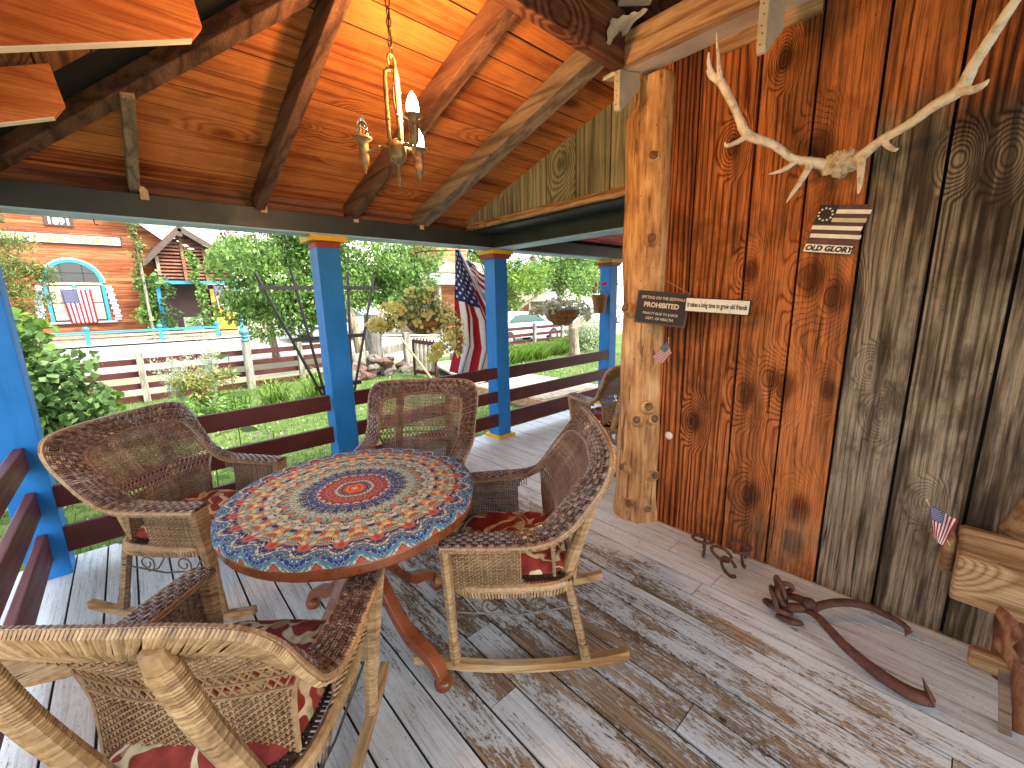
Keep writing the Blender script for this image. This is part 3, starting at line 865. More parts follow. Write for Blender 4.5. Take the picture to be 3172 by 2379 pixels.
def wicker_chair():
    r = random.Random(2)
    root = empty('wicker_rocking_chair')
    # woven band: strands across, over and under strands along
    m = MB()
    nl = 6; rr = .0033
    for k in range(nl):
        t = (k + .5) / nl; pts = []
        for i in range(NS + 1):
            g = math.sin(PI * (i / 2 + k)) if i % 2 else 0
            ph = ((i // 4) + (k // 1)) % 2
            pts.append(rp(i / NS, t, .0034 * (1 if ph else -1)))
        for dt in (-.0034, .0034):
            m.cur = (r.random(), 0, 0)
            q2 = []
            for i, p_ in enumerate(pts):
                w_ = rim(i / NS, 1) - rim(i / NS, 0); q2.append(p_ + w_ / np.linalg.norm(w_) * dt)
            m.tube(q2, .0033, 5, up=_rn[0])
    for i in range(0, NS, 2):
        m.cur = (r.random(), 0, 0)
        s = (i + .5) / NS; g = (i // 4)
        for dd in (-.0004,):
            pts = []
            for k in range(-1, nl + 1):
                t = min(max((k + .5) / nl, -.0), 1.0)
                ph = (g + max(k, 0)) % 2
                pts.append(rp(min(max(s + dd, 0), 1), t, -.0030 * (1 if ph else -1) + (.0012 if not ph else 0)))
            m.tube(pts, .0036, 5, up=_rn[0])
    # under-layer so the band is dense
    m.build('woven_band', M_wb, root)
    m = MB()
    def under(u, v):
        i = min(int(u * NS), NS); return rim(u, v) + _rn[i] * -.007
    m.slab(under, 100, 2, .004); m.build('band_core', M_wm, root)
    m = MB()
    for t, q in ((0.0, .0095), (1.0, .006)):
        m.tube([rim(i / NS, t) + _rn[i] * -.003 for i in range(NS + 1)], [q * (1 + .14 * (i % 2)) for i in range(NS + 1)], 7)
    m.build('edge_binding', M_wm, root)
    # wrapped rear of the band
    m = MB(); N = 330
    for i in range(N):
        s = (i + .5) / N
        j = int(round(s * NS)); sl = .003 * r.uniform(-1, 1)
        m.cur = (r.random(), 0, 0)
        pts = [rim(s, -.10) + _rn[j] * -.004, rim(s, -.05) + _rn[j] * -.016, rim(min(max(s + sl, 0), 1), .45) + _rn[j] * (-.024 + r.uniform(-.001, .001)), rim(s, .95) + _rn[j] * -.018, rim(s, 1.04) + _rn[j] * -.006]
        m.tube(pts, .0036, 5)
    m.build('wrapped_edge', M_wt, root)
    # back panel
    m = MB()
    ny = 46; dy = .55 / ny
    ysn = [-.275 + (j + .5) * dy for j in range(ny)]
    zlat0, zlat1 = .615, .695
    def skip(z): return zlat0 < z < zlat1
    for y in ysn:                                  # uprights
        m.cur = (r.random(), 0, 0)
        for za, zb in ((.43, zlat0), (zlat1, .90)):
            zz = [z for z in np.linspace(za, zb, 14) if abs(y) <= bw(z) + .004]
            if len(zz) > 1: m.tube([(bz(y, z), y, z) for z in zz], .0036, 4)
    z = .435; row = 0
    while z < .892:
        if not skip(z):
            w = bw(z); m.cur = (r.random(), 0, 0)
            yy = [y for y in ysn if abs(y) <= w]
            pts = [(bz(-w, z), -w, z)]
            for k, y in enumerate(yy):
                s_ = .0042 if (k + row) % 2 else -.0042
                pts.append((bz(y, z) + s_, y, z + r.uniform(-.0006, .0006)))
            pts.append((bz(w, z), w, z))
            if len(yy) > 1: m.tube(pts, .0034, 4)
            row += 1
        z += .0082
    m.build('back_panel', M_wm, root)
    m = MB()                                       # open crossed lattice
    w = bw(.62)
    for k in range(-3, 26):
        y0 = -w + k * .0235
        for sg in (1, -1):
            pts = []
            for tt in np.linspace(0, 1, 4):
                y = y0 + sg * .047 * tt * 1.0 if sg > 0 else y0 + .047 * (1 - tt)
                z = zlat0 + (zlat1 - zlat0) * tt
                if abs(y) < bw(z): pts.append((bz(y, z), y, z))
            if len(pts) > 1: m.tube(pts, .0034, 4)
    for z in (zlat0, zlat1, .655):
        m.tube([(bz(y, z) - .002, y, z) for y in np.linspace(-bw(z), bw(z), 30)], .0045, 5)
    m.build('lattice_band', M_wm, root)
    m = MB()                                       # border cord of the panel
    zz = list(np.linspace(.43, .80, 16)) + [.82, .84, .86, .875, .885, .892]
    L_ = [(bz(bw(z), z), bw(z), z) for z in zz]
    m.tube(L_ + [(p[0], -p[1], p[2]) for p in L_[::-1]], .0075, 6)
    m.build('panel_border', M_wm, root)
    # arm side panels
    for sg in (1, -1):
        m = MB()
        def side(x, z):
            k = (z - .40) / .22
            return (x, sg * (.262 + .012 * k + .006 * math.sin(k * PI)), z)
        xa = lambda z: -.03 - .05 * max(0, (z - .56) / .06) ** 2 - .03 * max(0, (.44 - z) / .05)
        xs = [-.17 + .0115 * j for j in range(38)]
        for x in xs:
            zlo = .395; zhi = .62
            if x < -.03: zlo = .575
            if x < -.075: continue
            m.cur = (r.random(), 0, 0)
            if zhi > zlo + .02 and x < .262: m.tube([side(x, z) for z in np.linspace(zlo, zhi, 6)], .0034, 4)
        z = .40; row = 0
        while z < .618:
            x0 = xa(z); pts = []
            for k, x in enumerate(xs):
                if x < x0 or x > .265: continue
                p = side(x, z); s_ = .004 if (k + row) % 2 else -.004
                pts.append((p[0], p[1] + s_, p[2]))
            m.cur = (r.random(), 0, 0)
            m.tube(pts, .0034, 4); z += .0082; row += 1
        m.build('arm_panel', M_wm, root)
    # seat: woven deck, round front rail and skirt
    m = MB()
    for j in range(40):
        y = -.235 + .47 * (j + .5) / 40
        m.cur = (r.random(), 0, 0)
        m.tube([(x, y, .405 + .002 * math.sin(x * 60 + j * PI)) for x in np.linspace(-.23, .25, 10)], .0065, 4, flat=.4)
    for j in range(36):
        x = -.23 + .49 * (j + .5) / 36
        m.tube([(x, y, .409 - .002 * math.sin(y * 60 + j * PI)) for y in np.linspace(-.25, .25, 10)], .0055, 4, flat=.4)
    m.build('seat', M_wb, root)
    m = MB()
    per = []
    for k in range(81):
        a = 2 * PI * k / 80; c, s_ = math.cos(a), math.sin(a)
        e = 4.0
        q = (abs(c) ** e + abs(s_) ** e) ** (-1 / e)
        per.append((.015 + .262 * q * c, .266 * q * s_, .398))
    m.tube(per, [.017 * (1 + .06 * (i % 2)) for i in range(81)], 8)
    for k in range(150):
        a = 2 * PI * k / 150; c, s_ = math.cos(a), math.sin(a); q = (abs(c) ** 4 + abs(s_) ** 4) ** (-.25)
        m.cur = (r.random(), 0, 0)
        p = (.015 + .270 * q * c, .276 * q * s_)
        m.tube([(p[0], p[1], .405), (p[0] * 1.01, p[1] * 1.01, .385), (p[0] * .985, p[1] * .985, .362)], .0048, 4)
    m.build('seat_frame', M_wt, root)
    # legs
    for sg in (1, -1):
        m = MB()                                   # front leg: flat wrapped board widening to the arm
        P0, P1 = V(.262, sg * .283, .612), V(.255, sg * .245, .05)
        for i in range(92):
            t = i / 91; p = P0.lerp(P1, t)
            w = .036 * (1 - t) ** 1.3 + .016; d = .020 - .004 * t
            if t > .80: w = d = .021
            m.cur = (r.random(), 0, 0)
            pts = [p + V(d * math.cos(a), w * math.sin(a), 0) for a in np.linspace(0, 2 * PI, 9)]
            m.tube(pts, .0036, 4, cap=False)
        m.tube([P0, P1], [.02, .016], 8)
        m.build('leg', M_wt, root, smooth=False)
        m = MB()
        P0, P1 = V(-.205, sg * .215, .40), V(-.275, sg * .245, .055)
        for i in range(60):
            t = i / 59; p = P0.lerp(P1, t); q = .0185 if t < .8 else .022
            m.cur = (r.random(), 0, 0)
            m.tube([p + V(q * math.cos(a), q * math.sin(a), 0) for a in np.linspace(0, 2 * PI, 9)], .0038, 4, cap=False)
        m.tube([P0, P1], .018, 8)
        m.build('leg', M_wm, root)
        m = MB()                                   # post rising behind the back
        pp = [V(-.195, sg * .175, .36), V(-.250, sg * .172, .52), V(-.315, sg * .170, .72), V(-.372, sg * .168, .935)]
        pa = smooth_path([tuple(p) for p in pp], 26)
        for i, p in enumerate(pa[:-7]):
            m.cur = (r.random(), 0, 0)
            m.tube([V(*p) + V(.0245 * math.cos(a), .0245 * math.sin(a), 0) for a in np.linspace(0, 2 * PI, 11)], .0046, 4, cap=False)
        _pp = [tuple(p) for p in pa[::6]] + [tuple(pa[-1])]; m.tube(_pp, [.0245] * (len(_pp) - 2) + [.020, .010], 12)
        m.build('back_post', M_wt, root)
        # rocker
        m = MB(); N = 24; top = []; bot = []
        for i in range(N + 1):
            x = -.45 + .87 * i / N
            z = .004 + .26 * (x + .03) ** 2 * (1 + .2 * abs(x))
            top.append((x, z + .036)); bot.append((x, z))
        m.cur = (sg * .3 + .5, .55, 0)
        for i in range(N):
            m.prism([top[i], top[i + 1], bot[i + 1], bot[i]], 1, sg * .246 - .016, sg * .246 + .016)
        q = m.build('rocker', M_rock, root)
        # iron scrollwork between the legs
        m = MB()
        m.tube([(.235, sg * .247, .285), (0, sg * .247, .262), (-.225, sg * .245, .295)], .0042, 5)
        for c0, dr in ((.10, 1), (-.09, 1)):
            sp_ = []
            for k in range(34):
                a = -PI / 2 + dr * k / 33 * 2 * PI * 1.35; q = .042 * (1 - k / 33 * .66)
                sp_.append((c0 + q * math.cos(a), sg * .247, .308 + q * math.sin(a)))
            m.tube([(c0 + .11, sg * .247, .36), (c0 + .055, sg * .247, .285)] + sp_, .0036, 5)
        m.build('scroll_brace', M_scroll, root)
    return root

def cushion(name='seat_cushion'):
    m = MB()
    def f(u, v):
        x, y = (u - .5) * 2, (v - .5) * 2
        q = max(abs(x), abs(y)) ** 1.0
        rr = (abs(x) ** 5 + abs(y) ** 5) ** .2
        # map the square onto a rounded square
        k = (max(abs(x), abs(y)) / rr) if rr > 0 else 1
        px, py = x * k * .235, y * k * .235
        h = .058 * (1 - max(abs(x), abs(y)) ** 6)
        tuft = sum(math.exp(-((x - a) ** 2 + (y - b) ** 2) / .03) for a in (-.42, .42) for b in (-.42, .42))
        h *= (1 - .55 * tuft)
        h += .006 * math.sin(px * 40 + 1) * math.sin(py * 35) * (1 - q ** 4)
        return (px, py, h)
    m.grid(f, 30, 30)
    m.grid(lambda u, v: (f(v, u)[0], f(v, u)[1], -.022 * (1 - max(abs(2 * u - 1), abs(2 * v - 1)) ** 4)), 16, 16)
    return m

ch0 = wicker_chair()
CH = [((1.139, 1.2545), 137.9, 'wicker rocking chair on the right of the table, seen from its side'),
      ((.1456, 2.5916), -48.0, 'wicker rocking chair left of the table with a broad low back facing the camera'),
      ((1.2024, 2.2304), 227.7, 'wicker rocking chair at the far side of the table, in front of the railing'),
      ((.0877, 1.2557), 47.0, 'nearest wicker rocking chair, seen from behind with tan wrapped back posts'),
      ((3.149, 2.09), 72, 'wicker rocking chair on the side porch, partly hidden by the log post')]
CUSH_L = ['red leaf patterned cushion on the right hand rocking chair', 'faded red leaf patterned cushion on the chair left of the table', 'red cushion on the far chair behind the table',
          'red leaf patterned cushion in the nearest chair seen from behind', 'red leaf patterned cushion on the side porch chair beside the log post']
c0 = None
for i, ((x, y), h, lab) in enumerate(CH):
    o = ch0 if i == 0 else copy_tree(ch0)
    o.location = (x, y, .004); o.rotation_euler = (0, R([.43, -.24, -.36, -.8, 0][i]), R(h))
    tag(o, lab, 'chair', 'wicker rocking chairs on the porch')
    if i == 0:
        c0 = cushion().build('seat_cushion', M_cush, smooth=True); q = c0
    else:
        q = c0.copy(); col.objects.link(q)
    a = R(h)
    q.location = (x + .02 * math.cos(a), y + .02 * math.sin(a), .437); q.rotation_euler.z = a + (PI / 2) * i * 1.0
    tag(q, CUSH_L[i], 'cushion', 'red seat cushions')

# ================================================================ round table
M_cherry = plain('cherry_wood', (.21, .055, .018), .28, var=.38, scale=7, spec=.55)
TX, TY, TR_ = .597, 1.645, .475
tb = empty('round_table', (TX, TY, 0), label='round pedestal table of reddish wood with four curved legs', cat='table')
m = MB()
m.lathe([(TR_ - .02, .657), (TR_ + .004, .660), (TR_ + .010, .668), (TR_ + .010, .695), (TR_ + .004, .715), (TR_ - .01, .735), (.02, .737)], (0, 0, 0), 72)
m.build('tabletop', M_cherry, tb, smooth=False, bevel=.002)
m = MB(); m.lathe([(TR_ - .06, .615), (TR_ - .055, .62), (TR_ - .055, .656)], (0, 0, 0), 64); m.bx(-.30, .30, -.05, .05, .60, .638); m.build('apron', M_cherry, tb)
m = MB(); m.lathe([(.075, .19), (.09, .22), (.075, .26), (.055, .30), (.06, .42), (.078, .52), (.072, .57), (.10, .615), (.10, .63)], (0, 0, 0), 24); m.build('pedestal', M_cherry, tb, smooth=True)
for ad in (-75, 15, 105, 195):
    a = R(ad); m = MB()
    prof = smooth_path([(.05, .40, .05), (.11, .345, .045), (.19, .235, .040), (.27, .155, .036), (.35, .125, .033), (.405, .09, .034), (.44, .040, .040)], 5)
    vs = []
    n = len(prof); w = .026
    for (d, z, h) in prof:
        for (sy_, sz_) in ((-1, -.5), (1, -.5), (1, .5), (-1, .5)):
            vs.append((d, sy_ * w, z + sz_ * h * 1.5))
    fs = [tuple(i * 4 + j if q == 0 else 0 for j in range(4)) for i in () for q in ()]
    for i in range(n - 1):
        for j in range(4): fs.append((i * 4 + j, i * 4 + (j + 1) % 4, (i + 1) * 4 + (j + 1) % 4, (i + 1) * 4 + j))
    fs += [(3, 2, 1, 0), ((n - 1) * 4, (n - 1) * 4 + 1, (n - 1) * 4 + 2, (n - 1) * 4 + 3)]
    Mz = Matrix.Rotation(a, 3, 'Z'); vs = [Mz @ Vector(v) for v in vs]
    m.add(vs, [f[::-1] for f in fs])
    q = m.build('leg', M_cherry, tb, bevel=.010, bseg=3)
    m = MB(); m.lathe([(.028, .001), (.034, .01), (.036, .03), (.026, .045)], Mz @ V(.435, 0, 0), 12); m.build('foot', M_cherry, q, smooth=True)

def mandala():
    t = NT('mandala_cloth'); P = t.sep(t.obj())
    x, y = P[0], P[1]
    r = t.math('SQRT', t.math('ADD', t.math('MULTIPLY', x, x), t.math('MULTIPLY', y, y)))
    # arc distance over the rolled edge keeps the pattern from smearing
    r = t.math('ADD', r, t.math('MULTIPLY', t.rng(P[2], -.06, 0.0, 1, 0), .055))
    th = t.math('ARCTAN2', y, x)
    def fold(n, ph=0.0):
        a = t.math('FRACT', t.math('ADD', t.math('MULTIPLY', th, n / (2 * PI)), 10.0 + ph))
        return t.math('MULTIPLY', t.math('ABSOLUTE', t.math('SUBTRACT', a, .5)), 2.0)      # 0..1
    f24 = fold(24); f48 = fold(48)
    # petal-shaped radius
    pet = t.math('MULTIPLY', t.math('COSINE', t.math('MULTIPLY', f24, PI)), t.math('MULTIPLY', r, .040))
    rp_ = t.math('ADD', r, pet)
    u = t.math('DIVIDE', rp_, .53)
    cols = [(.0, (.80, .62, .38)), (.022, (.72, .10, .035)), (.05, (.75, .55, .30)), (.062, (.72, .10, .035)), (.085, (.03, .04, .14)), (.11, (.66, .60, .45)), (.135, (.62, .57, .42)), (.155, (.55, .07, .05)),
            (.21, (.48, .04, .06)), (.265, (.66, .58, .44)), (.285, (.06, .10, .30)), (.34, (.035, .075, .26)), (.39, (.58, .56, .42)), (.43, (.42, .60, .48)), (.47, (.11, .05, .12)), (.50, (.64, .60, .44)),
            (.55, (.40, .58, .46)), (.60, (.74, .32, .10)), (.645, (.70, .60, .36)), (.70, (.76, .58, .26)), (.745, (.66, .13, .05)), (.785, (.045, .05, .20)), (.83, (.62, .58, .50)), (.865, (.06, .22, .36)), (.90, (.035, .085, .30)), (.95, (.10, .30, .40)), (.975, (.70, .66, .50)), (.99, (.60, .14, .07))]
    # cells: folded voronoi in (angle, radius)
    vec = t.comb(t.math('MULTIPLY', f24, t.math('ADD', t.math('MULTIPLY', r, 6.2), .35)), t.math('MULTIPLY', rp_, 47.0), 0)
    vc = t.vor(vec, 1.05, 'F1', .55, 'Color'); ve = t.vor(vec, 1.05, 'DISTANCE_TO_EDGE', .55); vd = t.vor(vec, 1.05, 'F1', .55)
    vsp = t.n('SeparateColor'); t.L(vc, vsp.inputs[0])
    uu = t.math('ADD', u, t.math('MULTIPLY', t.math('SUBTRACT', vsp.outputs[0], .5), .045))
    # two ramps of at most 32 stops
    c = t.ramp(uu, cols, 'CONSTANT')
    # alternate angular sectors swap to red/yellow wedges in the outer half
    wedge = t.math('MULTIPLY', t.rng(f24, .55, .60, 0, 1), t.math('MULTIPLY', t.rng(u, .50, .52, 0, 1), t.rng(u, .80, .81, 1, 0)))
    c2 = t.ramp(uu, [(.0, (.6, .1, .05)), (.52, (.66, .60, .46)), (.58, (.10, .04, .12)), (.63, (.40, .58, .46)), (.68, (.70, .26, .09)), (.72, (.60, .06, .05)), (.78, (.05, .05, .2))], 'CONSTANT')
    c = t.mix(wedge, c, c2)
    pal = t.ramp(vsp.outputs[2], [(0, (.66, .58, .38)), (.2, (.70, .46, .16)), (.38, (.60, .07, .04)), (.52, (.62, .20, .06)), (.66, (.34, .52, .40)), (.78, (.09, .03, .10)), (.9, (.66, .62, .50))], 'CONSTANT')
    zone = t.math('MULTIPLY', t.rng(u, .40, .43, 0, 1), t.rng(u, .80, .82, 1, 0))
    c = t.mix(t.math('MULTIPLY', zone, t.rng(vsp.outputs[1], .35, .36, 0, .9)), c, pal)
    # pale dots inside the cells, then dark and cream outlines
    dot = t.math('MULTIPLY', t.rng(vd, .12, .18, 1, 0), t.rng(vsp.outputs[1], .35, .4, 0, 1))
    c = t.mix(dot, c, t.ramp(vsp.outputs[2], [(0, (.75, .66, .45)), (.4, (.60, .10, .05)), (.6, (.70, .68, .55)), (.8, (.05, .07, .22))], 'CONSTANT'))
    c = t.mix(t.rng(ve, .065, .09, 1, 0), c, (.05, .045, .09))
    c = t.mix(t.rng(ve, .022, .04, 1, 0), c, (.50, .49, .38))
    t.bump(t.noise(t.obj(), 12, 2), .004, .4)
    c = t.mix(.45, c, t.mix(1.0, c, c, 'MULTIPLY'))
    return t.fin(c, .85, .12)
M_mand = mandala()
m = MB()
def cl(u, v):
    th = v * 2 * PI; k = u * 20
    if u < .8: r_, z = TR_ * 1.003 * (u / .8), .0
    else:
        q = (u - .8) / .2
        a = min(q / .35, 1) * PI / 2
        r_ = TR_ * 1.003 + .016 * math.sin(a); z = -.016 * (1 - math.cos(a))
        if q > .35: z -= (q - .35) / .65 * .022; r_ += .002 * math.sin(th * 31) * (q - .35)
        r_ += .003 * math.sin(th * 9 + 1) * q
    z += .0015 * math.sin(th * 5 + r_ * 9) * (u < .8)
    return (r_ * math.cos(th), r_ * math.sin(th), z)
m.grid(cl, 36, 120)
clo = m.build('table_cloth', M_mand, smooth=True); clo.location = (TX, TY, .745); clo.rotation_euler.z = .3
tag(clo, 'fitted round tablecloth with a blue, red and cream mandala pattern', 'tablecloth')
# dead leaves caught on the nearest chair back
m = MB()
for k in range(5):
    p = V(.035, .835, .985) + V(random.uniform(-.02, .02), random.uniform(-.02, .02), 0)
    d = V(random.uniform(-1, 1), random.uniform(-1, 1), random.uniform(.1, .7)).normalized() * .045
    s_ = d.cross(V(0, 0, 1)).normalized() * .01
    m.add([p, p + d * .5 + s_, p + d, p + d * .5 - s_ + V(0, 0, .006)], [(0, 1, 2, 3)])
# ================================================================ chandelier
M_brass = plain('aged_gold_metal', (.26, .165, .085), .42, metal=.55, var=.35, scale=40)
M_bronze = plain('dark_bronze', (.12, .065, .035), .45, metal=.6, var=.4, scale=40)
CHX = V(.915, 1.665, 2.10)
chd = empty('chandelier', tuple(CHX), label='small three arm chandelier on a chain with candle bulbs, two of them lit', cat='chandelier')
def local(p): return p
m = MB()   # chain links and cord
z = .355; k = 0
top = zl(.9) - 2.10 + .02
while z < .80:
    a = k % 2 * PI / 2 + .5
    pts = [(.009 * math.cos(t_) * math.cos(a), .009 * math.cos(t_) * math.sin(a), z + .021 * math.sin(t_)) for t_ in np.linspace(0, 2 * PI, 15)]
    m.tube(pts, .0028, 5, cap=False); z += .033; k += 1
m.build('chain', M_bronze, chd, smooth=True)
m = MB(); m.tube([(.004 + .008 * math.sin(q * 25), .006 * math.cos(q * 21), q) for q in np.linspace(.10, .80, 46)], .0032, 6); m.build('cord', M_iron, chd, smooth=True)
m = MB()
m.tube([(.022 * math.cos(t_), .012 * math.cos(t_), .322 + .024 * math.sin(t_)) for t_ in np.linspace(0, 2 * PI, 20)], .005, 6, cap=False)
m.build('loop_ring', M_brass, chd, smooth=True)
m = MB()
for a in (0.4, 0.4 + 2 * PI / 3, 0.4 + 4 * PI / 3):
    c, s_ = math.cos(a), math.sin(a)
    pts = [(.006 * c, .006 * s_, .292), (.018 * c, .018 * s_, .296), (.028 * c, .028 * s_, .286), (.030 * c, .030 * s_, .26), (.030 * c, .030 * s_, .06), (.026 * c, .026 * s_, .03)]
    m.tube(pts, .0085, 7)
    for zz in (.225, .12): m.tube([(.030 * c, .030 * s_, zz - .005), (.030 * c, .030 * s_, zz + .005)], .0105, 8)
m.build('frame_rods', M_brass, chd, smooth=True)
m = MB()
m.lathe([(.012, .045), (.032, .03), (.036, .015), (.034, -.02), (.030, -.035), (.014, -.045), (.006, -.055), (.006, -.075), (.010, -.095), (.008, -.125), (.001, -.14)], (0, 0, 0), 16)
m.build('hub', M_brass, chd, smooth=True)
M_glass = NT('clear_bulb_glass'); M_glass.b.inputs['Transmission Weight'].default_value = 1.0; M_glass.fin((1, .97, .92), .02, .5); M_glass = M_glass.m
t = NT('lit_filament'); t.b.inputs['Emission Color'].default_value = (1, .62, .25, 1); t.b.inputs['Emission Strength'].default_value = 55; M_lit = t.fin((1, .8, .5), .4)
t = NT('glowing_bulb'); t.b.inputs['Emission Color'].default_value = (1, .72, .34, 1); t.b.inputs['Emission Strength'].default_value = 14; M_glow = t.fin((1, .85, .6), .3)
def arm(ax, ay, cup, lit):
    L = V(ax, ay, cup)
    m = MB()
    m.tube([tuple(p) for p in smooth_path([(0, 0, .0), (ax * .35, ay * .35, .02), (ax * .7, ay * .7, .012), (ax * .95, ay * .95, cup - .01)], 5)], .006, 6)
    m.lathe([(.009, -.006), (.009, .006)], (ax * .55, ay * .55, .017), 8)
    am = m.build('arm', M_brass, chd, smooth=True)
    m = MB()
    m.lathe([(.001, -.085), (.005, -.078), (.004, -.066), (.009, -.062), (.006, -.055), (.016, -.045), (.020, -.02), (.018, .0), (.021, .006), (.019, .016), (.020, .04), (.034, .046), (.037, .052), (.031, .052), (.016, .046)], L, 18)
    s_ = m.build('candle_socket', M_brass, am, smooth=True)
    m = MB()
    m.lathe([(.012, .048), (.021, .060), (.0245, .076), (.0225, .094), (.015, .114), (.006, .130), (.001, .136)], L, 16)
    b = m.build('candle_bulb', M_glow if lit else M_glass, am, smooth=True)
    if not lit:
        m = MB()
        for k in range(4):
            a = k * PI / 2; m.tube([L + V(.005 * math.cos(a), .005 * math.sin(a), .055), L + V(.006 * math.cos(a), .006 * math.sin(a), .098)], .0009, 4)
        m.build('filament', M_brass, am)
    else:
        ld = bpy.data.lights.new('bulb_light', 'POINT'); ld.energy = 4.0; ld.color = (1.0, .50, .18); ld.shadow_soft_size = .03
        lo = bpy.data.objects.new('bulb_light', ld); col.objects.link(lo); lo.location = L + V(0, 0, .18); lo.parent = chd
arm(-.098, .098, .002, False)
arm(.030, -.085, .062, True)
arm(.105, .012, -.02, True)

# ================================================================ antlers on their skull plate
M_ant = plain('bone_antler', (.74, .66, .53), .5, var=.12, scale=22, bump=.002, dark=(.40, .30, .18))
M_skull = plain('bleached_skull', (.56, .47, .34), .75, var=.35, scale=35, bump=.006, dark=(.16, .09, .05))
an = empty('elk_antlers', (2.43, .48, 2.04), label='pair of long pale elk antlers on a piece of skull hung high on the wall', cat='antlers')
def beam(pts, name='antler'):
    m = MB()
    for p in pts:
        sp_ = smooth_path([(x, y, z, r_) for (x, y, z, r_) in p], 7)
        m.tube([tuple(q[:3]) for q in sp_], [q[3] * 1.08 * (1 + .04 * math.sin(i * 2.1)) for i, q in enumerate(sp_)], 10)
    return att(m, name, M_ant, an, smooth=True)
beam([[(2.40, .528, 2.056, .022), (2.37, .590, 2.078, .019), (2.34, .648, 2.100, .016), (2.29, .722, 2.168, .016), (2.24, .815, 2.224, .019), (2.22, .862, 2.325, .015), (2.19, .925, 2.455, .0165), (2.17, .960, 2.500, .011), (2.14, .968, 2.535, .008), (2.12, .963, 2.575, .003)],
      [(2.19, .930, 2.452, .013), (2.155, .93, 2.53, .0085), (2.12, .935, 2.64, .002)],
      [(2.19, .925, 2.455, .012), (2.17, .97, 2.495, .009), (2.14, .975, 2.515, .003)],
      [(2.25, .805, 2.225, .014), (2.22, .85, 2.195, .010), (2.20, .885, 2.185, .008), (2.19, .893, 2.200, .003)],
      [(2.37, .580, 2.075, .014), (2.33, .60, 2.00, .012), (2.29, .618, 1.945, .008), (2.26, .632, 1.90, .002)],
      [(2.35, .63, 2.092, .012), (2.31, .665, 2.055, .010), (2.28, .70, 2.04, .006), (2.26, .715, 2.035, .002)]])
beam([[(2.40, .425, 2.050, .022), (2.37, .375, 2.080, .018), (2.34, .335, 2.098, .0155), (2.30, .262, 2.118, .0155), (2.25, .195, 2.147, .017), (2.22, .133, 2.170, .019), (2.18, .108, 2.222, .0155), (2.13, .078, 2.268, .0145), (2.08, .040, 2.33, .012), (2.04, .0, 2.38, .006)],
      [(2.22, .140, 2.168, .014), (2.19, .102, 2.150, .012), (2.17, .078, 2.150, .009), (2.155, .066, 2.158, .003)],
      [(2.385, .405, 2.055, .014), (2.345, .395, 1.99, .012), (2.31, .387, 1.93, .008), (2.29, .385, 1.895, .0035)],
      [(2.35, .338, 2.095, .012), (2.33, .315, 2.062, .009), (2.31, .292, 2.040, .007), (2.30, .282, 2.040, .003)]])
m = MB()
def sk_(u, v):
    a = v * 2 * PI; k = math.sin(u * PI)
    rr = 1 + .16 * math.sin(a * 5 + u * 7) + .10 * math.sin(a * 9 + u * 12)
    return (2.40 + .035 * math.cos(u * PI), .478 + .062 * k * math.cos(a) * rr, 2.035 + (.052 * k * math.sin(a)) * rr + .012 * k)
m.grid(sk_, 16, 32)
for yy in (.528, .425):
    m.lathe([(.030, -.010), (.034, .0), (.028, .012)], (2.40, yy, 2.052), 14, Matrix.Rotation(PI / 2, 3, 'Y'))
for k in range(7):
    m.tube([(2.39, .50 - k * .010, 2.075), (2.385 + .006 * math.sin(k * 5), .502 - k * .011, 2.10 + .008 * math.sin(k * 3))], [.012, .004], 6)
att(m, 'skull_plate', M_skull, an, smooth=False)

# ================================================================ signs on the wall
def plane_M(p_tl, p_tr, p_bl, out=(-1, 0, 0)):
    """matrix taking local (x right, y up) with the origin at the panel centre"""
    tl, tr, bl = Vector(p_tl), Vector(p_tr), Vector(p_bl)
    ex = (tr - tl); w = ex.length; ex.normalize()
    ey = tl - bl; ey = ey - ex * ey.dot(ex); h = ey.length; ey.normalize()
    ez = ex.cross(ey)
    c = (tr + bl) / 2
    M = Matrix((ex, ey, ez)).transposed().to_4x4(); M.translation = c
    return M, w, h
def tr_(mb, M):
    mb.v = [tuple(M @ Vector(v)) for v in mb.v]; return mb
M_black = plain('worn_black_paint', (.020, .017, .015), .6, var=.5, scale=14)
M_signedge = plain('rubbed_brown_edge', (.115, .055, .045), .7, var=.4, scale=22)
M_cream = plain('cream_paint', (.62, .52, .36), .6, var=.12, scale=40)
M_white = plain('aged_white_paint', (.84, .79, .68), .6, var=.12, scale=24)
M_string = plain('jute_string', (.42, .26, .13), .8)
# spitting sign
Mx, w, h = plane_M((2.285, 1.372, 1.541), (2.335, 1.075, 1.509), (2.275, 1.391, 1.350))
e = empty('notice_sign', tuple(Mx.translation), label='black notice sign about spitting with cream lettering, hung from a string', cat='sign')
m = MB(); m.box((0, 0, 0), (w, h, .012)); att(tr_(m, Mx), 'board', M_signedge, e, bevel=.002)
m = MB(); k_ = .94
pts = []
for (cx_, cy_) in ((1, 1), (-1, 1), (-1, -1), (1, -1)):
    for a in np.linspace(0, PI / 2, 5):
        a0 = {(1, 1): 0, (-1, 1): PI / 2, (-1, -1): PI, (1, -1): 3 * PI / 2}[(cx_, cy_)]
        pts.append((cx_ * (w / 2 * k_ - .02) + .02 * math.cos(a + a0), cy_ * (h / 2 * k_ - .02) + .02 * math.sin(a + a0) + .004))
m.prism(pts, 2, .0062, .0072); att(tr_(m, Mx), 'black_panel', M_black, e)
def label_line(txt, size, x, y, mat, par, Mx, off=.0, sx=1.0, z=.0078, shear=0.0, name='lettering', sp=1.0):
    o = text_obj(name, txt, size, mat, None, Mx @ Matrix.Translation((x, y, z)), offset=off, extrude=.0004, sx=sx, shear=shear, spacing=sp)
    o.parent = par; o.matrix_parent_inverse = loc_inv(par); return o
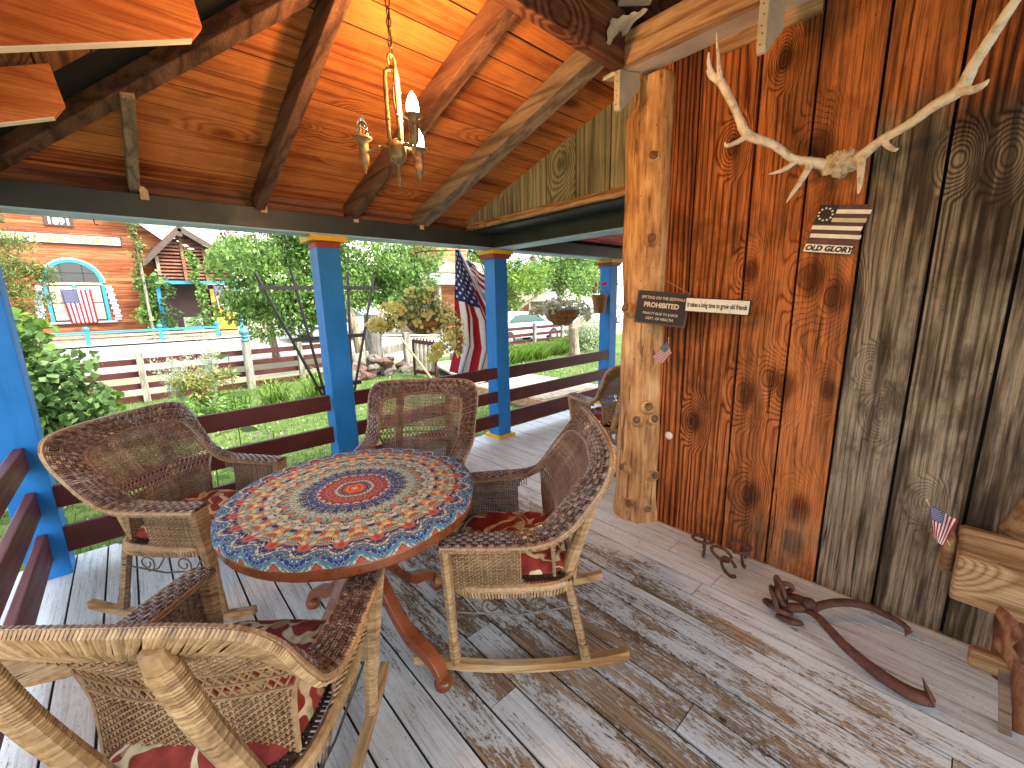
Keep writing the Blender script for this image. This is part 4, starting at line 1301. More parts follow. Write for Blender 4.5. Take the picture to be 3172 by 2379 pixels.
label_line('SPITTING ON THE SIDEWALK', .0235, .006, h * .30, M_cream, e, Mx, .0002, .82)
label_line('PROHIBITED', .0385, .0, h * .085, M_cream, e, Mx, .0013, .95)
label_line('PENALTY $5.00 TO $100.00', .0205, .0, -h * .17, M_cream, e, Mx, .0001, .84)
label_line('DEPT. OF HEALTH', .0215, .0, -h * .32, M_cream, e, Mx, .0002, .92)
m = MB(); m.tube([Mx @ V(-w / 2 + .012, h / 2, 0), (2.34, 1.262, 1.606), Mx @ V(w / 2 - .006, h / 2, 0)], .0014, 5); m.tube([(2.36, 1.262, 1.606), (2.335, 1.262, 1.608)], .003, 6)
att(m, 'string', M_string, e)
# friends sign
Mx, w, h = plane_M((2.312, 1.087, 1.4932), (2.345, .765, 1.4706), (2.312, 1.094, 1.4145))
e = empty('friends_plaque', tuple(Mx.translation), label='long white plaque with a friendship saying in thin black lettering', cat='sign')
m = MB(); m.box((0, 0, 0), (w, h, .02)); att(tr_(m, Mx), 'board', M_black, e, bevel=.002)
m = MB(); m.box((0, 0, .0106), (w - .010, h - .010, .001))
def vine_mat():
    t = NT('plaque_vines'); o = t.obj()
    v = t.noise(o, 26, 2, .5, 1.2)
    k = t.math('MULTIPLY', t.rng(t.math('ABSOLUTE', t.math('SUBTRACT', v, .5)), .008, .016, 1, 0), t.rng(t.noise(o, 9, 1), .5, .56, 0, .6))
    return t.fin(t.mix(k, (.74, .69, .57), (.30, .22, .12)), .6, .3)
att(tr_(m, Mx), 'white_panel', vine_mat(), e)
label_line('It takes a long time to grow old friends', .0350, .0, .0, M_black, e, Mx, .0010, .54, z=.0115)
# old glory
Mx, w, h = plane_M((2.43, .560, 1.899), (2.43, .372, 1.868), (2.43, .566, 1.688))
e = empty('flag_plaque', tuple(Mx.translation), label='folk art wooden flag plaque of white slats hung below the antlers', cat='plaque')
def para(x0, x1, y0, y1, z0, z1, sh=.09):
    return [(x0 + y0 * sh, y0), (x1 + y0 * sh, y0), (x1 + y1 * sh, y1), (x0 + y1 * sh, y1)], z0, z1
def addpara(mb, *a, **k):
    o4, z0, z1 = para(*a, **k)
    mb.prism(o4, 2, z0, z1)
W2, H2 = w / 2, h / 2
m = MB(); addpara(m, -W2, W2 - .006, -H2, H2, -.006, .004); att(tr_(m, Mx), 'board', M_signedge, e)
m = MB(); addpara(m, -W2, -W2 * .30, H2 * .22, H2 * .97, .0042, .010); att(tr_(m, Mx), 'canton', M_black, e)
slw = h / 9.2
for (xa_, xb_, yc, mt) in ((-W2 * .27, W2 * 1.02, H2 * .72, M_white), (-W2 * .32, W2 * .98, H2 * .38, M_cream), (-W2, W2 * .96, H2 * .06, M_white), (-W2 * .94, W2 * 1.05, -H2 * .28, M_white)):
    m = MB(); addpara(m, xa_, xb_, yc - slw * .38, yc + slw * .38, .0042, .011); att(tr_(m, Mx), 'slat', mt, e)
m = MB(); addpara(m, -W2 * .98, W2 * .92, -H2 * .97, -H2 * .64, .0042, .011); att(tr_(m, Mx), 'name_slat', M_white, e)
label_line('OLD GLORY', .031, -.008, -H2 * .81, M_black, e, Mx, .0016, 1.02, z=.0115, shear=.25, sp=1.02)
m = MB()
for k in range(11):
    a = 2 * PI * k / 11; cx_, cy_ = -W2 * .60 + .027 * math.cos(a), H2 * .60 + .026 * math.sin(a)
    pts = [(cx_ + (.0062 if q % 2 == 0 else .0027) * math.sin(q * PI / 5), cy_ + (.0062 if q % 2 == 0 else .0027) * math.cos(q * PI / 5)) for q in range(10)]
    m.prism(pts, 2, .0102, .0108)
att(tr_(m, Mx), 'stars', M_white, e)

# ================================================================ flags
def flag_mat(name='striped_flag', dots=False, dull=1.0):
    t = NT(name); U = t.sep(t.uv()); u, v = U[0], U[1]
    st = t.math('MODULO', t.math('FLOOR', t.math('MULTIPLY', v, 13.0)), 2.0)
    c = t.mix(t.rng(st, .4, .6), (.42 * dull, .022, .035), (.74, .72, .68))
    cu = t.math('MULTIPLY', u, 12 / .4); cv_ = t.math('MULTIPLY', t.math('SUBTRACT', v, 6 / 13), 10 / (7 / 13))
    i, j = t.math('ROUND', cu), t.math('ROUND', cv_)
    du, dv = t.math('MULTIPLY', t.math('SUBTRACT', cu, i), .063), t.math('MULTIPLY', t.math('SUBTRACT', cv_, j), .054)
    par = t.rng(t.math('MODULO', t.math('ADD', i, j), 2.0), .4, .6, 1, 0)
    rr = t.math('SQRT', t.math('ADD', t.math('MULTIPLY', du, du), t.math('MULTIPLY', dv, dv)))
    if dots: lim = .022
    else:
        a = t.math('ADD', t.math('ARCTAN2', du, dv), 2 * PI)
        m72 = t.math('ABSOLUTE', t.math('SUBTRACT', t.math('MODULO', t.math('ADD', a, PI / 5), 2 * PI / 5), PI / 5))
        Ro, Ri = .030, .0115
        den = t.math('ADD', t.math('MULTIPLY', t.math('SINE', m72), Ro), t.math('MULTIPLY', t.math('SINE', t.math('SUBTRACT', PI / 5, m72)), Ri))
        lim = t.math('DIVIDE', Ro * Ri * math.sin(PI / 5), den)
    inside = t.math('MULTIPLY', t.math('LESS_THAN', rr, lim), par)
    inside = t.math('MULTIPLY', inside, t.math('MULTIPLY', t.rng(i, .4, .6), t.math('MULTIPLY', t.rng(i, 11.4, 11.6, 1, 0), t.math('MULTIPLY', t.rng(j, .4, .6), t.rng(j, 9.4, 9.6, 1, 0)))))
    blue = t.mix(inside, (.030, .040, .13), (.74, .72, .70))
    can = t.math('MULTIPLY', t.math('LESS_THAN', u, .4), t.math('GREATER_THAN', v, 6 / 13))
    c = t.mix(can, c, blue)
    t.fin(c, .8, .2)
    tr = t.n('BsdfTranslucent'); t.L(c, tr.inputs[0]); mx = t.n('MixShader'); mx.inputs[0].default_value = .35
    t.L(t.b.outputs[0], mx.inputs[1]); t.L(tr.outputs[0], mx.inputs[2]); t.L(mx.outputs[0], t.out.inputs[0])
    return t.m
M_flag = flag_mat()
M_flags = flag_mat('small_striped_flag', True)
M_pole = plain('pale_flag_stick', (.50, .36, .18), .5)
def mini_flag(label, root, p_tip, p_base, c4, wave=.006):
    """c4: (u0,v1), (u0,v0), (u1,v1), (u1,v0) corners of the cloth"""
    e = empty('small_flag', root, label=label, cat='flag')
    m = MB(); m.tube([p_base, p_tip], .0022, 6); m.lathe([(.001, -.004), (.005, 0), (.001, .006)], p_tip, 8); att(m, 'stick', M_pole, e)
    a, b, c, d = [Vector(q) for q in c4]
    def f(u, v):
        p = (b.lerp(a, v)).lerp(d.lerp(c, v), u)
        return p + V(-1, .2, 0) * wave * math.sin(u * 5 + v * 7)
    m = MB(); m.slab(f, 16, 12, .0006); att(m, 'cloth', M_flags, e)
    return e
mini_flag('tiny flag on a stick tucked behind the log post below the black sign', (2.36, 1.2, 1.15), (2.35, 1.200, 1.256), (2.37, 1.205, 1.11), [(2.345, 1.206, 1.236), (2.345, 1.170, 1.168), (2.335, 1.298, 1.139), (2.33, 1.222, 1.105)])
mini_flag('tiny flag on a stick leaning on the rough log bench', (2.15, -.05, .6), (2.15, .027, .714), (2.17, -.055, .55), [(2.15, .016, .698), (2.15, -.062, .668), (2.14, -.006, .577), (2.14, -.037, .556)])

# ================================================================ horseshoe rack
hr = empty('horseshoe_rack', (2.28, .78, 0), label='small rack welded from rusty horseshoes on the floor by the wall', cat='horseshoe rack')
def shoe(c, Mr, rad=.055):
    m = MB(); pts = []
    for k in range(19):
        a = R(-60 + 300 * k / 18); s_ = 1.12 if abs(k - 9) < 5 else 1.0
        pts.append(Vector(c) + Mr @ V(rad * .92 * math.cos(a + 0), rad * s_ * math.sin(a) , 0))
    pts[0] = pts[0] * 1.0; m.tube(pts, .0105, 6, flat=.75, up=Mr @ V(0, 0, 1)); att(m, 'horseshoe', M_rust, hr)
RX = Matrix.Rotation
flatM = RX(0, 3, 'X')
shoe((2.275, .885, .118), RX(R(8), 3, 'Y') @ RX(1.0, 3, 'Z'))
shoe((2.33, .715, .118), RX(R(-6), 3, 'Y') @ RX(4.0, 3, 'Z'))
shoe((2.235, .765, .095), RX(R(70), 3, 'Y') @ RX(.4, 3, 'Z'), .052)
for (c, rz) in (((2.29, .885, .055), .3), ((2.21, .715, .052), 1.1), ((2.35, .69, .055), .5)):
    shoe(c, RX(rz, 3, 'Z') @ RX(PI / 2, 3, 'X') @ RX(PI / 2 + PI, 3, 'Z'), .050)

# ================================================================ ice tongs
tg = empty('ice_tongs', (2.1, .3, 0), label='big rusty hooked log tongs with chain rings lying on the deck', cat='tongs')
def bent(pts, name, n=8, flat=.7):
    sp_ = smooth_path(pts, 7); m = MB(); m.tube([tuple(q[:3]) for q in sp_], [q[3] for q in sp_], n, flat=flat); return att(m, name, M_rust, tg, smooth=True)
bent([(2.115, .375, .05, .016), (2.150, .330, .06, .022), (2.205, .290, .075, .021), (2.262, .235, .085, .022), (2.318, .168, .078, .022), (2.345, .100, .060, .020), (2.352, .040, .045, .018), (2.350, .008, .028, .014)], 'tong_arm')
bent([(2.130, .345, .055, .018), (2.098, .300, .070, .019), (2.052, .245, .066, .021), (2.005, .180, .055, .023), (1.965, .098, .045, .026), (1.945, .020, .036, .028), (1.942, -.040, .033, .030), (1.958, -.082, .036, .028)], 'tong_arm')
def spike(base, tip, w):
    m = MB(); b = Vector(base); t_ = Vector(tip); d = (t_ - b).normalized(); s_ = d.cross(V(0, 0, 1)).normalized(); q = d.cross(s_)
    m.add([b + s_ * w, b + q * w * .5, b - s_ * w, b - q * w * .5, t_], [(0, 1, 4), (1, 2, 4), (2, 3, 4), (3, 0, 4), (3, 2, 1, 0)]); att(m, 'spike', M_rust, tg)
spike((1.955, -.080, .035), (1.945, -.045, .125), .030); spike((2.350, .01, .03), (2.315, .018, .008), .016)
bent([(2.07, .42, .03, .018), (2.10, .40, .05, .024), (2.135, .350, .06, .022), (2.16, .325, .07, .016)], 'handle')
bent([(2.155, .44, .06, .016), (2.16, .40, .075, .020), (2.145, .35, .085, .022), (2.14, .32, .085, .020)], 'handle')
bent([(2.045, .44, .02, .014), (2.04, .38, .025, .018), (2.07, .345, .02, .014)], 'handle')
m = MB(); m.lathe([(.001, -.02), (.024, -.016), (.026, .0), (.024, .016), (.001, .02)], (2.138, .340, .088), 12); att(m, 'pivot', M_rust, tg, smooth=True)
for (c, rx, ry, rz, ra, rb) in (((2.085, .465, .075), 70, 10, 20, .062, .045), ((2.100, .440, .090), 60, 40, -10, .058, .034), ((2.120, .455, .120), 80, -20, 40, .048, .032), ((2.155, .445, .105), 50, 50, 70, .040, .026), ((2.07, .445, .045), 20, 10, 60, .060, .045)):
    Mr = RX(R(rz), 3, 'Z') @ RX(R(ry), 3, 'Y') @ RX(R(rx), 3, 'X'); m = MB()
    m.tube([Vector(c) + Mr @ V(ra * math.cos(a), rb * math.sin(a), 0) for a in np.linspace(0, 2 * PI, 25)], .0115, 7, cap=False)
    att(m, 'ring', M_rust, tg, smooth=True)

# ================================================================ rough log bench and chair at the right edge
M_slab = wood('slab_wood', 1, (.10, .045, .018), (.28, .15, .065), (.48, .31, .16), ring=11, knots=1.0, kscale=3.0, rough=.5)
M_slabr = wood('slab_wood_red', 2, (.06, .02, .01), (.19, .065, .028), (.36, .17, .08), ring=14, knots=.7, rough=.55)
bn = empty('log_bench', (2.2, -.5, 0), label='rough log bench with a thick slab seat at the right edge', cat='bench')
m = MB(); m.cur = (.3, .7, 0)
L0, L1 = -.075, -1.5
m.prism([(2.105, .375), (2.135, .362), (2.35, .40), (2.40, .50), (2.375, .57), (2.30, .585), (2.20, .555), (2.112, .548)], 1, L1, L0)
att(m, 'seat_slab', M_slab, bn, bevel=.014, bseg=3)
m = MB(); m.cur = (.6, .6, 0)
m.lathe([(.075, -.0), (.085, .010), (.082, .025), (.06, .036), (.001, .040)], (2.27, L0 + .002, .480), 20, RX(-PI / 2, 3, 'X'))
att(m, 'rounded_end', M_slab, bn, smooth=True)
m = MB(); m.tube([(2.40, -.235, .57), (2.405, -.30, .80), (2.41, -.375, 1.15), (2.41, -.42, 1.4)], [.062, .055, .05, .045], 14); att(m, 'back_post', M_slab, bn, smooth=True)
m = MB(); m.cur = (.8, .5, 0); m.bar((2.10, -.150, .185), (2.12, -.62, .20), .05, .072); att(m, 'stretcher', M_slab, bn, bevel=.012)
m = MB(); m.tube([(2.13, -.20, .40), (2.10, -.24, .33), (2.11, -.22, .27), (2.075, -.27, .21), (2.03, -.29, .02)], [.026, .022, .024, .022, .018], 10); att(m, 'leg', M_slabr, bn, smooth=True)
m = MB(); m.tube([(2.30, -.24, .40), (2.33, -.27, .003)], [.045, .04], 10); att(m, 'leg', M_slabr, bn, smooth=True)
m = MB(); m.tube([(2.04, -.30, .36), (1.99, -.36, .16), (1.94, -.42, .003)], [.035, .038, .035], 12); att(m, 'leg', M_slabr, bn, smooth=True)
m = MB(); m.cur = (.5, .4, 0); m.bar((2.085, -.238, .19), (2.008, -.262, .003), .012, .03, up=(0, 1, 0)); att(m, 'splinter_brace', M_raft, bn)
# ================================================================ ground
def sst(a, b, x):
    t = min(max((x - a) / (b - a), 0), 1); return t * t * (3 - 2 * t)
def gz(x, y):
    L_ = -.35 + .43 * sst(13, 23, y); Rr = -.35 - .40 * sst(12, 30, y)
    k = sst(5, 14, x)
    return L_ * (1 - k) + Rr * k
def gmat(name, cols, sc, rough=.9, bump=.02):
    t = NT(name); n = t.noise(t.obj(), sc, 5, .65); n2 = t.noise(t.obj(), sc * .13, 3)
    c = t.ramp(t.math('ADD', t.math('MULTIPLY', n, .55), t.math('MULTIPLY', n2, .45)), cols)
    t.bump(n, bump, .5); return t.fin(c, rough, .15)
M_earth = gmat('far_ground', [(.3, (.13, .13, .07)), (.6, (.26, .24, .15))], .6)
M_lawn = gmat('lawn_grass', [(.3, (.035, .065, .012)), (.5, (.08, .13, .03)), (.7, (.16, .19, .06))], 9)
M_street = gmat('grey_street', [(.3, (.20, .19, .17)), (.5, (.28, .27, .24)), (.7, (.36, .34, .31))], 2.5, bump=.01)  # uneven warm grey of the road surface itself
M_walk = gmat('pale_sidewalk', [(.3, (.34, .32, .27)), (.7, (.46, .43, .37))], 3, bump=.005)
def sheet(name, x0, x1, y0, y1, mat, dz, nx, ny):
    m = MB(); m.grid(lambda u, v: (x0 + (x1 - x0) * u, y0 + (y1 - y0) * v, gz(x0 + (x1 - x0) * u, y0 + (y1 - y0) * v) + dz), nx, ny)
    o = m.build(name, mat, smooth=True); tag(o, kind='structure'); return o
m = MB()
def far(u, v):
    x, y = -300 + 600 * u, -120 + 520 * v
    return (x, y, gz(x, y) - .02)
m.grid(far, 150, 130); o = m.build('ground', M_earth, smooth=True); tag(o, kind='structure')
sheet('lawn', -14, 24, 3.60, 12.0, M_lawn, 0, 76, 20)
sheet('street', -40, 60, 12.6, 22.2, M_street, 0, 150, 30)
sheet('sidewalk', -12, 14, 22.2, 25.9, M_walk, .06, 60, 10)
m = MB()
def hill(u, v):
    x = -140 + 360 * u; y = 70 + 140 * v
    z = -2 + 34 * math.sin(min(v * 1.15, 1) * PI / 2) * (.75 + .25 * math.sin(x * .03 + 1)) + 1.5 * math.sin(x * .11) * math.sin(y * .09)
    return (x, y, z)
m.grid(hill, 60, 24)
t_ = gmat('dry_hillside', [(.3, (.34, .32, .22)), (.5, (.56, .52, .40)), (.65, (.66, .62, .50))], .35, bump=.3)
o = m.build('hills', t_, smooth=True); tag(o, kind='structure')

# grass blades on the near lawn
M_blade = foliage_mat('grass_blades', [(.045, .085, .015), (.09, .16, .03), (.17, .24, .06), (.30, .34, .14)], .4)
def blades(name, n, x0, x1, y0, y1, h, w, mat, zfun, lean=.5):
    x = rng.uniform(x0, x1, n); y = y0 + (y1 - y0) * rng.random(n) ** 1.3
    z = np.array([zfun(a, b) for a, b in zip(x, y)])
    a = rng.uniform(0, 2 * PI, n); hh = h * rng.uniform(.5, 1.4, n); L_ = lean * rng.uniform(.2, 1, n) * hh
    b = rng.uniform(0, 2 * PI, n)
    P = np.empty((n, 4, 3))
    dx, dy = np.cos(a) * w, np.sin(a) * w; lx, ly = np.cos(b) * L_, np.sin(b) * L_
    P[:, 0] = np.stack([x - dx, y - dy, z], 1); P[:, 1] = np.stack([x + dx, y + dy, z], 1)
    P[:, 2] = np.stack([x + dx * .5 + lx * .5, y + dy * .5 + ly * .5, z + hh * .65], 1); P[:, 3] = np.stack([x + lx, y + ly, z + hh], 1)
    at = np.repeat(rng.random((n, 3)), 4, 0)
    return mesh_np(name, P.reshape(-1, 3), np.arange(n * 4).reshape(n, 4), mat, attr=at)
o = blades('grass', 60000, -4, 12, 3.62, 11.5, .055, .005, M_blade, gz); tag(o, 'short bright green lawn grass between the porch and the fence', 'grass', kind='stuff')
M_clov = plain('clover_flowers', (.62, .62, .52), .8, var=.1)
pts = np.stack([rng.uniform(-2, 9, 1500), rng.uniform(3.8, 9.5, 1500), np.full(1500, -.295)], 1)
v_, f_, a_ = leaves(pts, .022, .4, 0, 1.0)
o = mesh_np('clover_flowers', v_, f_, M_clov, attr=a_); tag(o, 'tiny pale clover flowers scattered through the lawn', 'flowers', kind='stuff')

# ================================================================ plants
G_tree = foliage_mat('maple_leaves', [(.03, .065, .012), (.09, .18, .035), (.19, .33, .07), (.36, .50, .18)], .45)
G_lime = foliage_mat('bright_leaves', [(.035, .075, .008), (.09, .18, .02), (.17, .29, .04), (.30, .42, .09)], .5)
G_dark = foliage_mat('dark_leaves', [(.015, .035, .012), (.04, .08, .025), (.08, .15, .05), (.16, .26, .10)], .3)
G_feath = foliage_mat('feathery_leaves', [(.04, .07, .02), (.10, .15, .04), (.20, .24, .06), (.34, .32, .10)], .4)
G_shrub = foliage_mat('shrub_leaves', [(.02, .045, .012), (.055, .12, .028), (.11, .21, .055), (.24, .36, .13)], .4)
G_purp = foliage_mat('bronze_leaves', [(.05, .035, .03), (.12, .08, .07), (.20, .14, .12), (.30, .24, .20)], .3)
G_pale = foliage_mat('pale_shrub_leaves', [(.12, .20, .07), (.25, .33, .15), (.45, .50, .32), (.70, .70, .58)], .4)
G_silver = foliage_mat('silver_stems', [(.16, .22, .12), (.30, .36, .22), (.48, .52, .38), (.70, .70, .58)], .3)
G_gold = foliage_mat('golden_flowers', [(.07, .11, .02), (.16, .20, .04), (.30, .27, .07), (.46, .38, .18)], .3)
M_bark = wood('grey_bark', 2, (.07, .05, .03), (.20, .155, .10), (.38, .31, .22), ring=10, knots=.3, rough=.85, bump=.02)
def tree(name, label, cat, trunk, blobs, per, leaf, mat, droop=.4, wide=.6, group=None, shell=.35, seed=1):
    rs = np.random.default_rng(seed)
    p0 = trunk[0][0] if trunk else blobs[0][:3]
    e = empty(name, (p0[0], p0[1], gz(p0[0], p0[1])), label=label, cat=cat, group=group)
    if trunk:
        m = MB()
        for br in trunk:
            if len(br) < 2: continue
            sp_ = smooth_path([tuple(q) for q in br], 4); m.tube([tuple(q[:3]) for q in sp_], [q[3] for q in sp_], 9)
        att(m, 'trunk', M_bark, e, smooth=True)
    pts = clump_points(blobs, per, shell, rs)
    v, f, a = leaves(pts, leaf, .4, droop, wide, rs=rs)
    o = mesh_np('crown' if trunk else 'foliage', v, f, mat, attr=a); o.parent = e; o.matrix_parent_inverse = loc_inv(e)
    return e
def scatter_blobs(c, rad, n, r0, r1, seed, keep=None):
    r = random.Random(seed); out = []; k = 0
    while len(out) < n and k < 5000:
        k += 1
        d = V(r.gauss(0, 1), r.gauss(0, 1), r.gauss(0, 1)).normalized() * r.random() ** .4
        p = (c[0] + d.x * rad[0], c[1] + d.y * rad[1], c[2] + d.z * rad[2])
        if keep and not keep(p): continue
        q = r.uniform(r0, r1); out.append((p[0], p[1], p[2], q * 1.15, q, q * .75))
    return out
bt = scatter_blobs((4.6, 13.0, 2.5), (2.7, 1.5, 1.7), 46, .45, .75, 3, lambda p: p[2] > .95 + (.35 if 3.8 < p[0] < 6.8 else 0))
bt += [(2.7, 12.6, 1.0, .5, .4, .42), (3.5, 12.6, 1.05, .5, .4, .4), (2.1, 12.8, 1.5, .45, .4, .45), (7.6, 13, 2.4, .8, .7, .7), (7.9, 13, 3.2, .8, .7, .7), (7.0, 12.8, 1.75, .6, .6, .45), (6.2, 12.6, 1.65, .5, .5, .4)]
tree('shade_tree', 'large leafy green tree spreading behind the trellis and the blue post', 'tree',
     [[(5.1, 12.2, -.35, .20), (5.0, 12.3, .5, .15), (4.85, 12.5, 1.4, .13), (4.6, 12.8, 2.4, .08)], [(5.0, 12.3, .45, .12), (5.6, 12.2, .9, .09), (6.5, 12.5, 1.6, .06)], [(4.95, 12.4, .9, .09), (4.3, 12.4, 1.5, .06), (3.4, 12.8, 2.1, .04)]],
     bt, 2600, .12, G_tree, .7, .5, seed=3)
tree('lime_tree', 'bright lime green leafy tree just above the green topped fence post', 'tree', [[(3.4, 15, -.2, .12), (3.3, 15, 1.6, .08), (3.4, 15, 2.6, .04)]],
     scatter_blobs((3.2, 15, 2.9), (1.0, .7, .75), 12, .35, .55, 8), 2600, .11, G_lime, .5, .45, seed=8)
tree('bronze_tree', 'purple bronze leaved tree behind the slatted church porch gable', 'tree', [[(5.6, 26, 0, .15), (5.2, 26, 3, .1), (5.0, 26, 5, .05)]],
     scatter_blobs((5.6, 26, 4.6), (1.7, 1, 1.6), 22, .35, .6, 9), 420, .17, G_purp, .3, .5, seed=9, shell=.8)
tree('street_tree', 'bright green tree with an open crown beyond the fence, right of the corner post', 'tree',
     [[(14.2, 15, -.5, .16), (14.0, 15, 1.2, .12), (13.4, 15, 2.2, .06)], [(14.0, 15, 1.0, .09), (16.2, 15, 2.0, .05)]],
     scatter_blobs((14.2, 15, 2.3), (2.3, 1.2, .9), 26, .38, .62, 12), 900, .15, G_lime, .4, .5, seed=12, shell=.5)
tree('park_tree', 'rounded green tree beyond the fence behind the smaller hanging basket', 'tree', [[(21, 18, -.6, .2), (20.6, 18, 1.5, .13), (20, 18, 3, .06)]],
     scatter_blobs((21.5, 18, 3.0), (3.2, 1.5, 1.3), 30, .55, .85, 14), 700, .19, G_tree, .4, .5, seed=14)
tree('distant_tree', 'green tree rising behind the false front building and the flag', 'tree', [[(21, 27, -.6, .2), (21, 27, 3, .1)]],
     scatter_blobs((20.5, 27, 4.8), (2.4, 1.2, 1.6), 20, .6, .9, 15), 420, .25, G_lime, .3, .5, seed=15)
tree('far_tree', 'tall green tree far off at the right of the log post', 'tree', [[(40, 32, -.7, .3), (40, 32, 4, .15)]], scatter_blobs((40, 32, 5.0), (6, 2, 3.0), 30, 1.0, 1.6, 17), 200, .4, G_tree, .3, .5, seed=17)
# small pruned tree on the lawn
tree('pruned_tree', 'small bare pruned tree with a forked light brown trunk on the lawn', 'tree',
     [[(10.72, 8.7, -.36, .19), (10.68, 8.7, .2, .155), (10.60, 8.7, .62, .15)], [(10.66, 8.7, .50, .12), (10.90, 8.7, .72, .09), (11.30, 8.7, .92, .07), (11.62, 8.7, 1.08, .06)], [(10.60, 8.7, .55, .11), (10.50, 8.72, .85, .08), (10.62, 8.75, 1.25, .05)]],
     scatter_blobs((10.9, 8.75, 1.5), (.45, .3, .2), 5, .12, .2, 18), 900, .08, G_pale, .3, .5, seed=18)
tree('flowering_shrub', 'pale flowering shrub on the lawn beside the far blue post', 'shrub', None, scatter_blobs((12.2, 9.2, .28), (.75, .5, .5), 16, .25, .38, 20), 2200, .07, G_pale, .3, .6, seed=20)
tree('leafy_shrub', 'big leafy green shrub beside the left blue post', 'shrub', [[(-.95, 5.7, -.35, .03), (-.9, 5.7, .5, .025), (-.85, 5.6, 1.1, .015)]],
     scatter_blobs((-.80, 5.6, .62), (.52, .35, .80), 34, .14, .24, 21, lambda p: p[0] < -.26 - .55 * max(0, p[2] - .85)) + [(-.42, 5.5, .62, .2, .2, .2), (-.45, 5.5, .35, .16, .2, .14), (-.62, 5.5, -.05, .2, .2, .16)], 3000, .080, G_shrub, .5, .75, seed=21)
tree('broad_leaf_shrub', 'lower shrub with broad light green leaves in front of the church window', 'shrub', None,
     scatter_blobs((-.78, 6.2, 1.22), (.20, .3, .26), 12, .10, .16, 22) + [(-.30, 6.4, .45, .2, .2, .13)], 1500, .10, G_lime, .5, .85, seed=22)
tree('feathery_tree', 'feathery yellow green tree at the far left in front of the church sign', 'tree', [[(-1.5, 8.2, -.35, .06), (-1.35, 8.2, 1.0, .05), (-1.05, 8.2, 2.0, .03)]],
     scatter_blobs((-.98, 8.1, 1.95), (.36, .3, .52), 30, .11, .20, 23) + [(-.80, 8.0, 1.72, .16, .1, .06), (-.66, 8.0, 1.83, .12, .08, .05), (-.72, 8.0, 1.60, .12, .08, .06), (-1.0, 8.1, 2.35, .2, .2, .12)], 9000, .055, G_feath, .2, .25, seed=23, shell=.8)
def vine(name, label, blobs, per, leaf, mat, seed, shell=.6):
    return tree(name, label, 'vine', None, blobs, per, leaf, mat, .5, .8, seed=seed, shell=shell)
r = random.Random(31)
vine('climbing_vine', 'green vine climbing the corner of the church beside its slatted porch', [(r.gauss(.85, .26), 24.2 + r.uniform(-.3, .3), z, .34, .25, .36) for z in np.linspace(.35, 2.7, 17)], 900, .17, G_tree, 31)
vine('climbing_vine', 'thin yellowish vine around the pale pole in front of the church', [(.78 + r.gauss(0, .10), 23.9, z, .15, .12, .20) for z in np.linspace(2.6, 5.0, 14)], 1100, .13, G_feath, 32)
vine('climbing_vine', 'green vine hanging down the middle of the slatted church porch', [(2.45 + .25 * (4 - z) * .5 + r.gauss(0, .08), 23.6, z, .20, .12, .22) for z in np.linspace(.75, 3.75, 15)], 1200, .15, G_tree, 33)
vine('climbing_vine', 'dark vine inside the left side of the blue church porch frame', [(1.55 + r.gauss(0, .10), 23.7, z, .16, .12, .2) for z in np.linspace(.65, 2.4, 9)], 1000, .14, G_dark, 34)
vine('climbing_vine', 'low vine over the bench in the blue church porch frame', [(2.1 + k * .16, 23.6, .78 + .14 * math.sin(k * 2), .18, .12, .18) for k in range(6)], 1000, .13, G_tree, 35)
# flower bed plants
def stems(mb, base, n, h, spread, rad, seed, curve=.3):
    r = random.Random(seed); tips = []
    for k in range(n):
        a = r.uniform(0, 2 * PI); q = r.uniform(.1, 1) * spread; hh = h * r.uniform(.7, 1.05)
        p = [(base[0] + .02 * math.cos(a), base[1] + .02 * math.sin(a), base[2]), (base[0] + q * .4 * math.cos(a), base[1] + q * .4 * math.sin(a), base[2] + hh * .55), (base[0] + q * math.cos(a), base[1] + q * math.sin(a), base[2] + hh)]
        sp_ = smooth_path(p, 4); mb.tube([tuple(x) for x in sp_], [rad * (1 - .6 * i / len(sp_)) for i in range(len(sp_))], 4)
        tips.append((sp_, hh))
    return tips
def plume(x, y, h, label, seed, n=26):
    e = empty('plume_plant', (x, y, gz(x, y)), label=label, cat='plant')
    m = MB(); tips = stems(m, (x, y, gz(x, y)), n, h, .30, .006, seed)
    att(m, 'stems', G_silver, e)
    P = []
    for sp_, hh in tips:
        for i in range(4, len(sp_)):
            for k in range(9): P.append(np.array(sp_[i]) + rng.normal(0, 1, 3) * (.025, .025, .045))
    v, f, a = leaves(P, .05, .4, -.5, .22); o = mesh_np('foliage', v, f, G_silver, attr=a); o.parent = e; o.matrix_parent_inverse = loc_inv(e)
plume(.42, 8.3, 1.10, 'tall silvery plume plant left of the golden flower clump', 41)
plume(.95, 8.9, 1.30, 'taller silvery plume plant behind the golden flower clump', 42)
tree('golden_flower_clump', 'clump of golden and green flowers in front of the fence', 'flowers', None, scatter_blobs((.78, 8.1, .28), (.36, .25, .30), 12, .12, .2, 43), 3500, .07, G_gold, .2, .4, seed=43, shell=.8)
tree('green_flower_clump', 'low green leafy clump under the golden flowers', 'plant', None, scatter_blobs((.65, 7.8, -.08), (.55, .3, .16), 10, .14, .22, 44), 3000, .08, G_tree, .2, .45, seed=44)
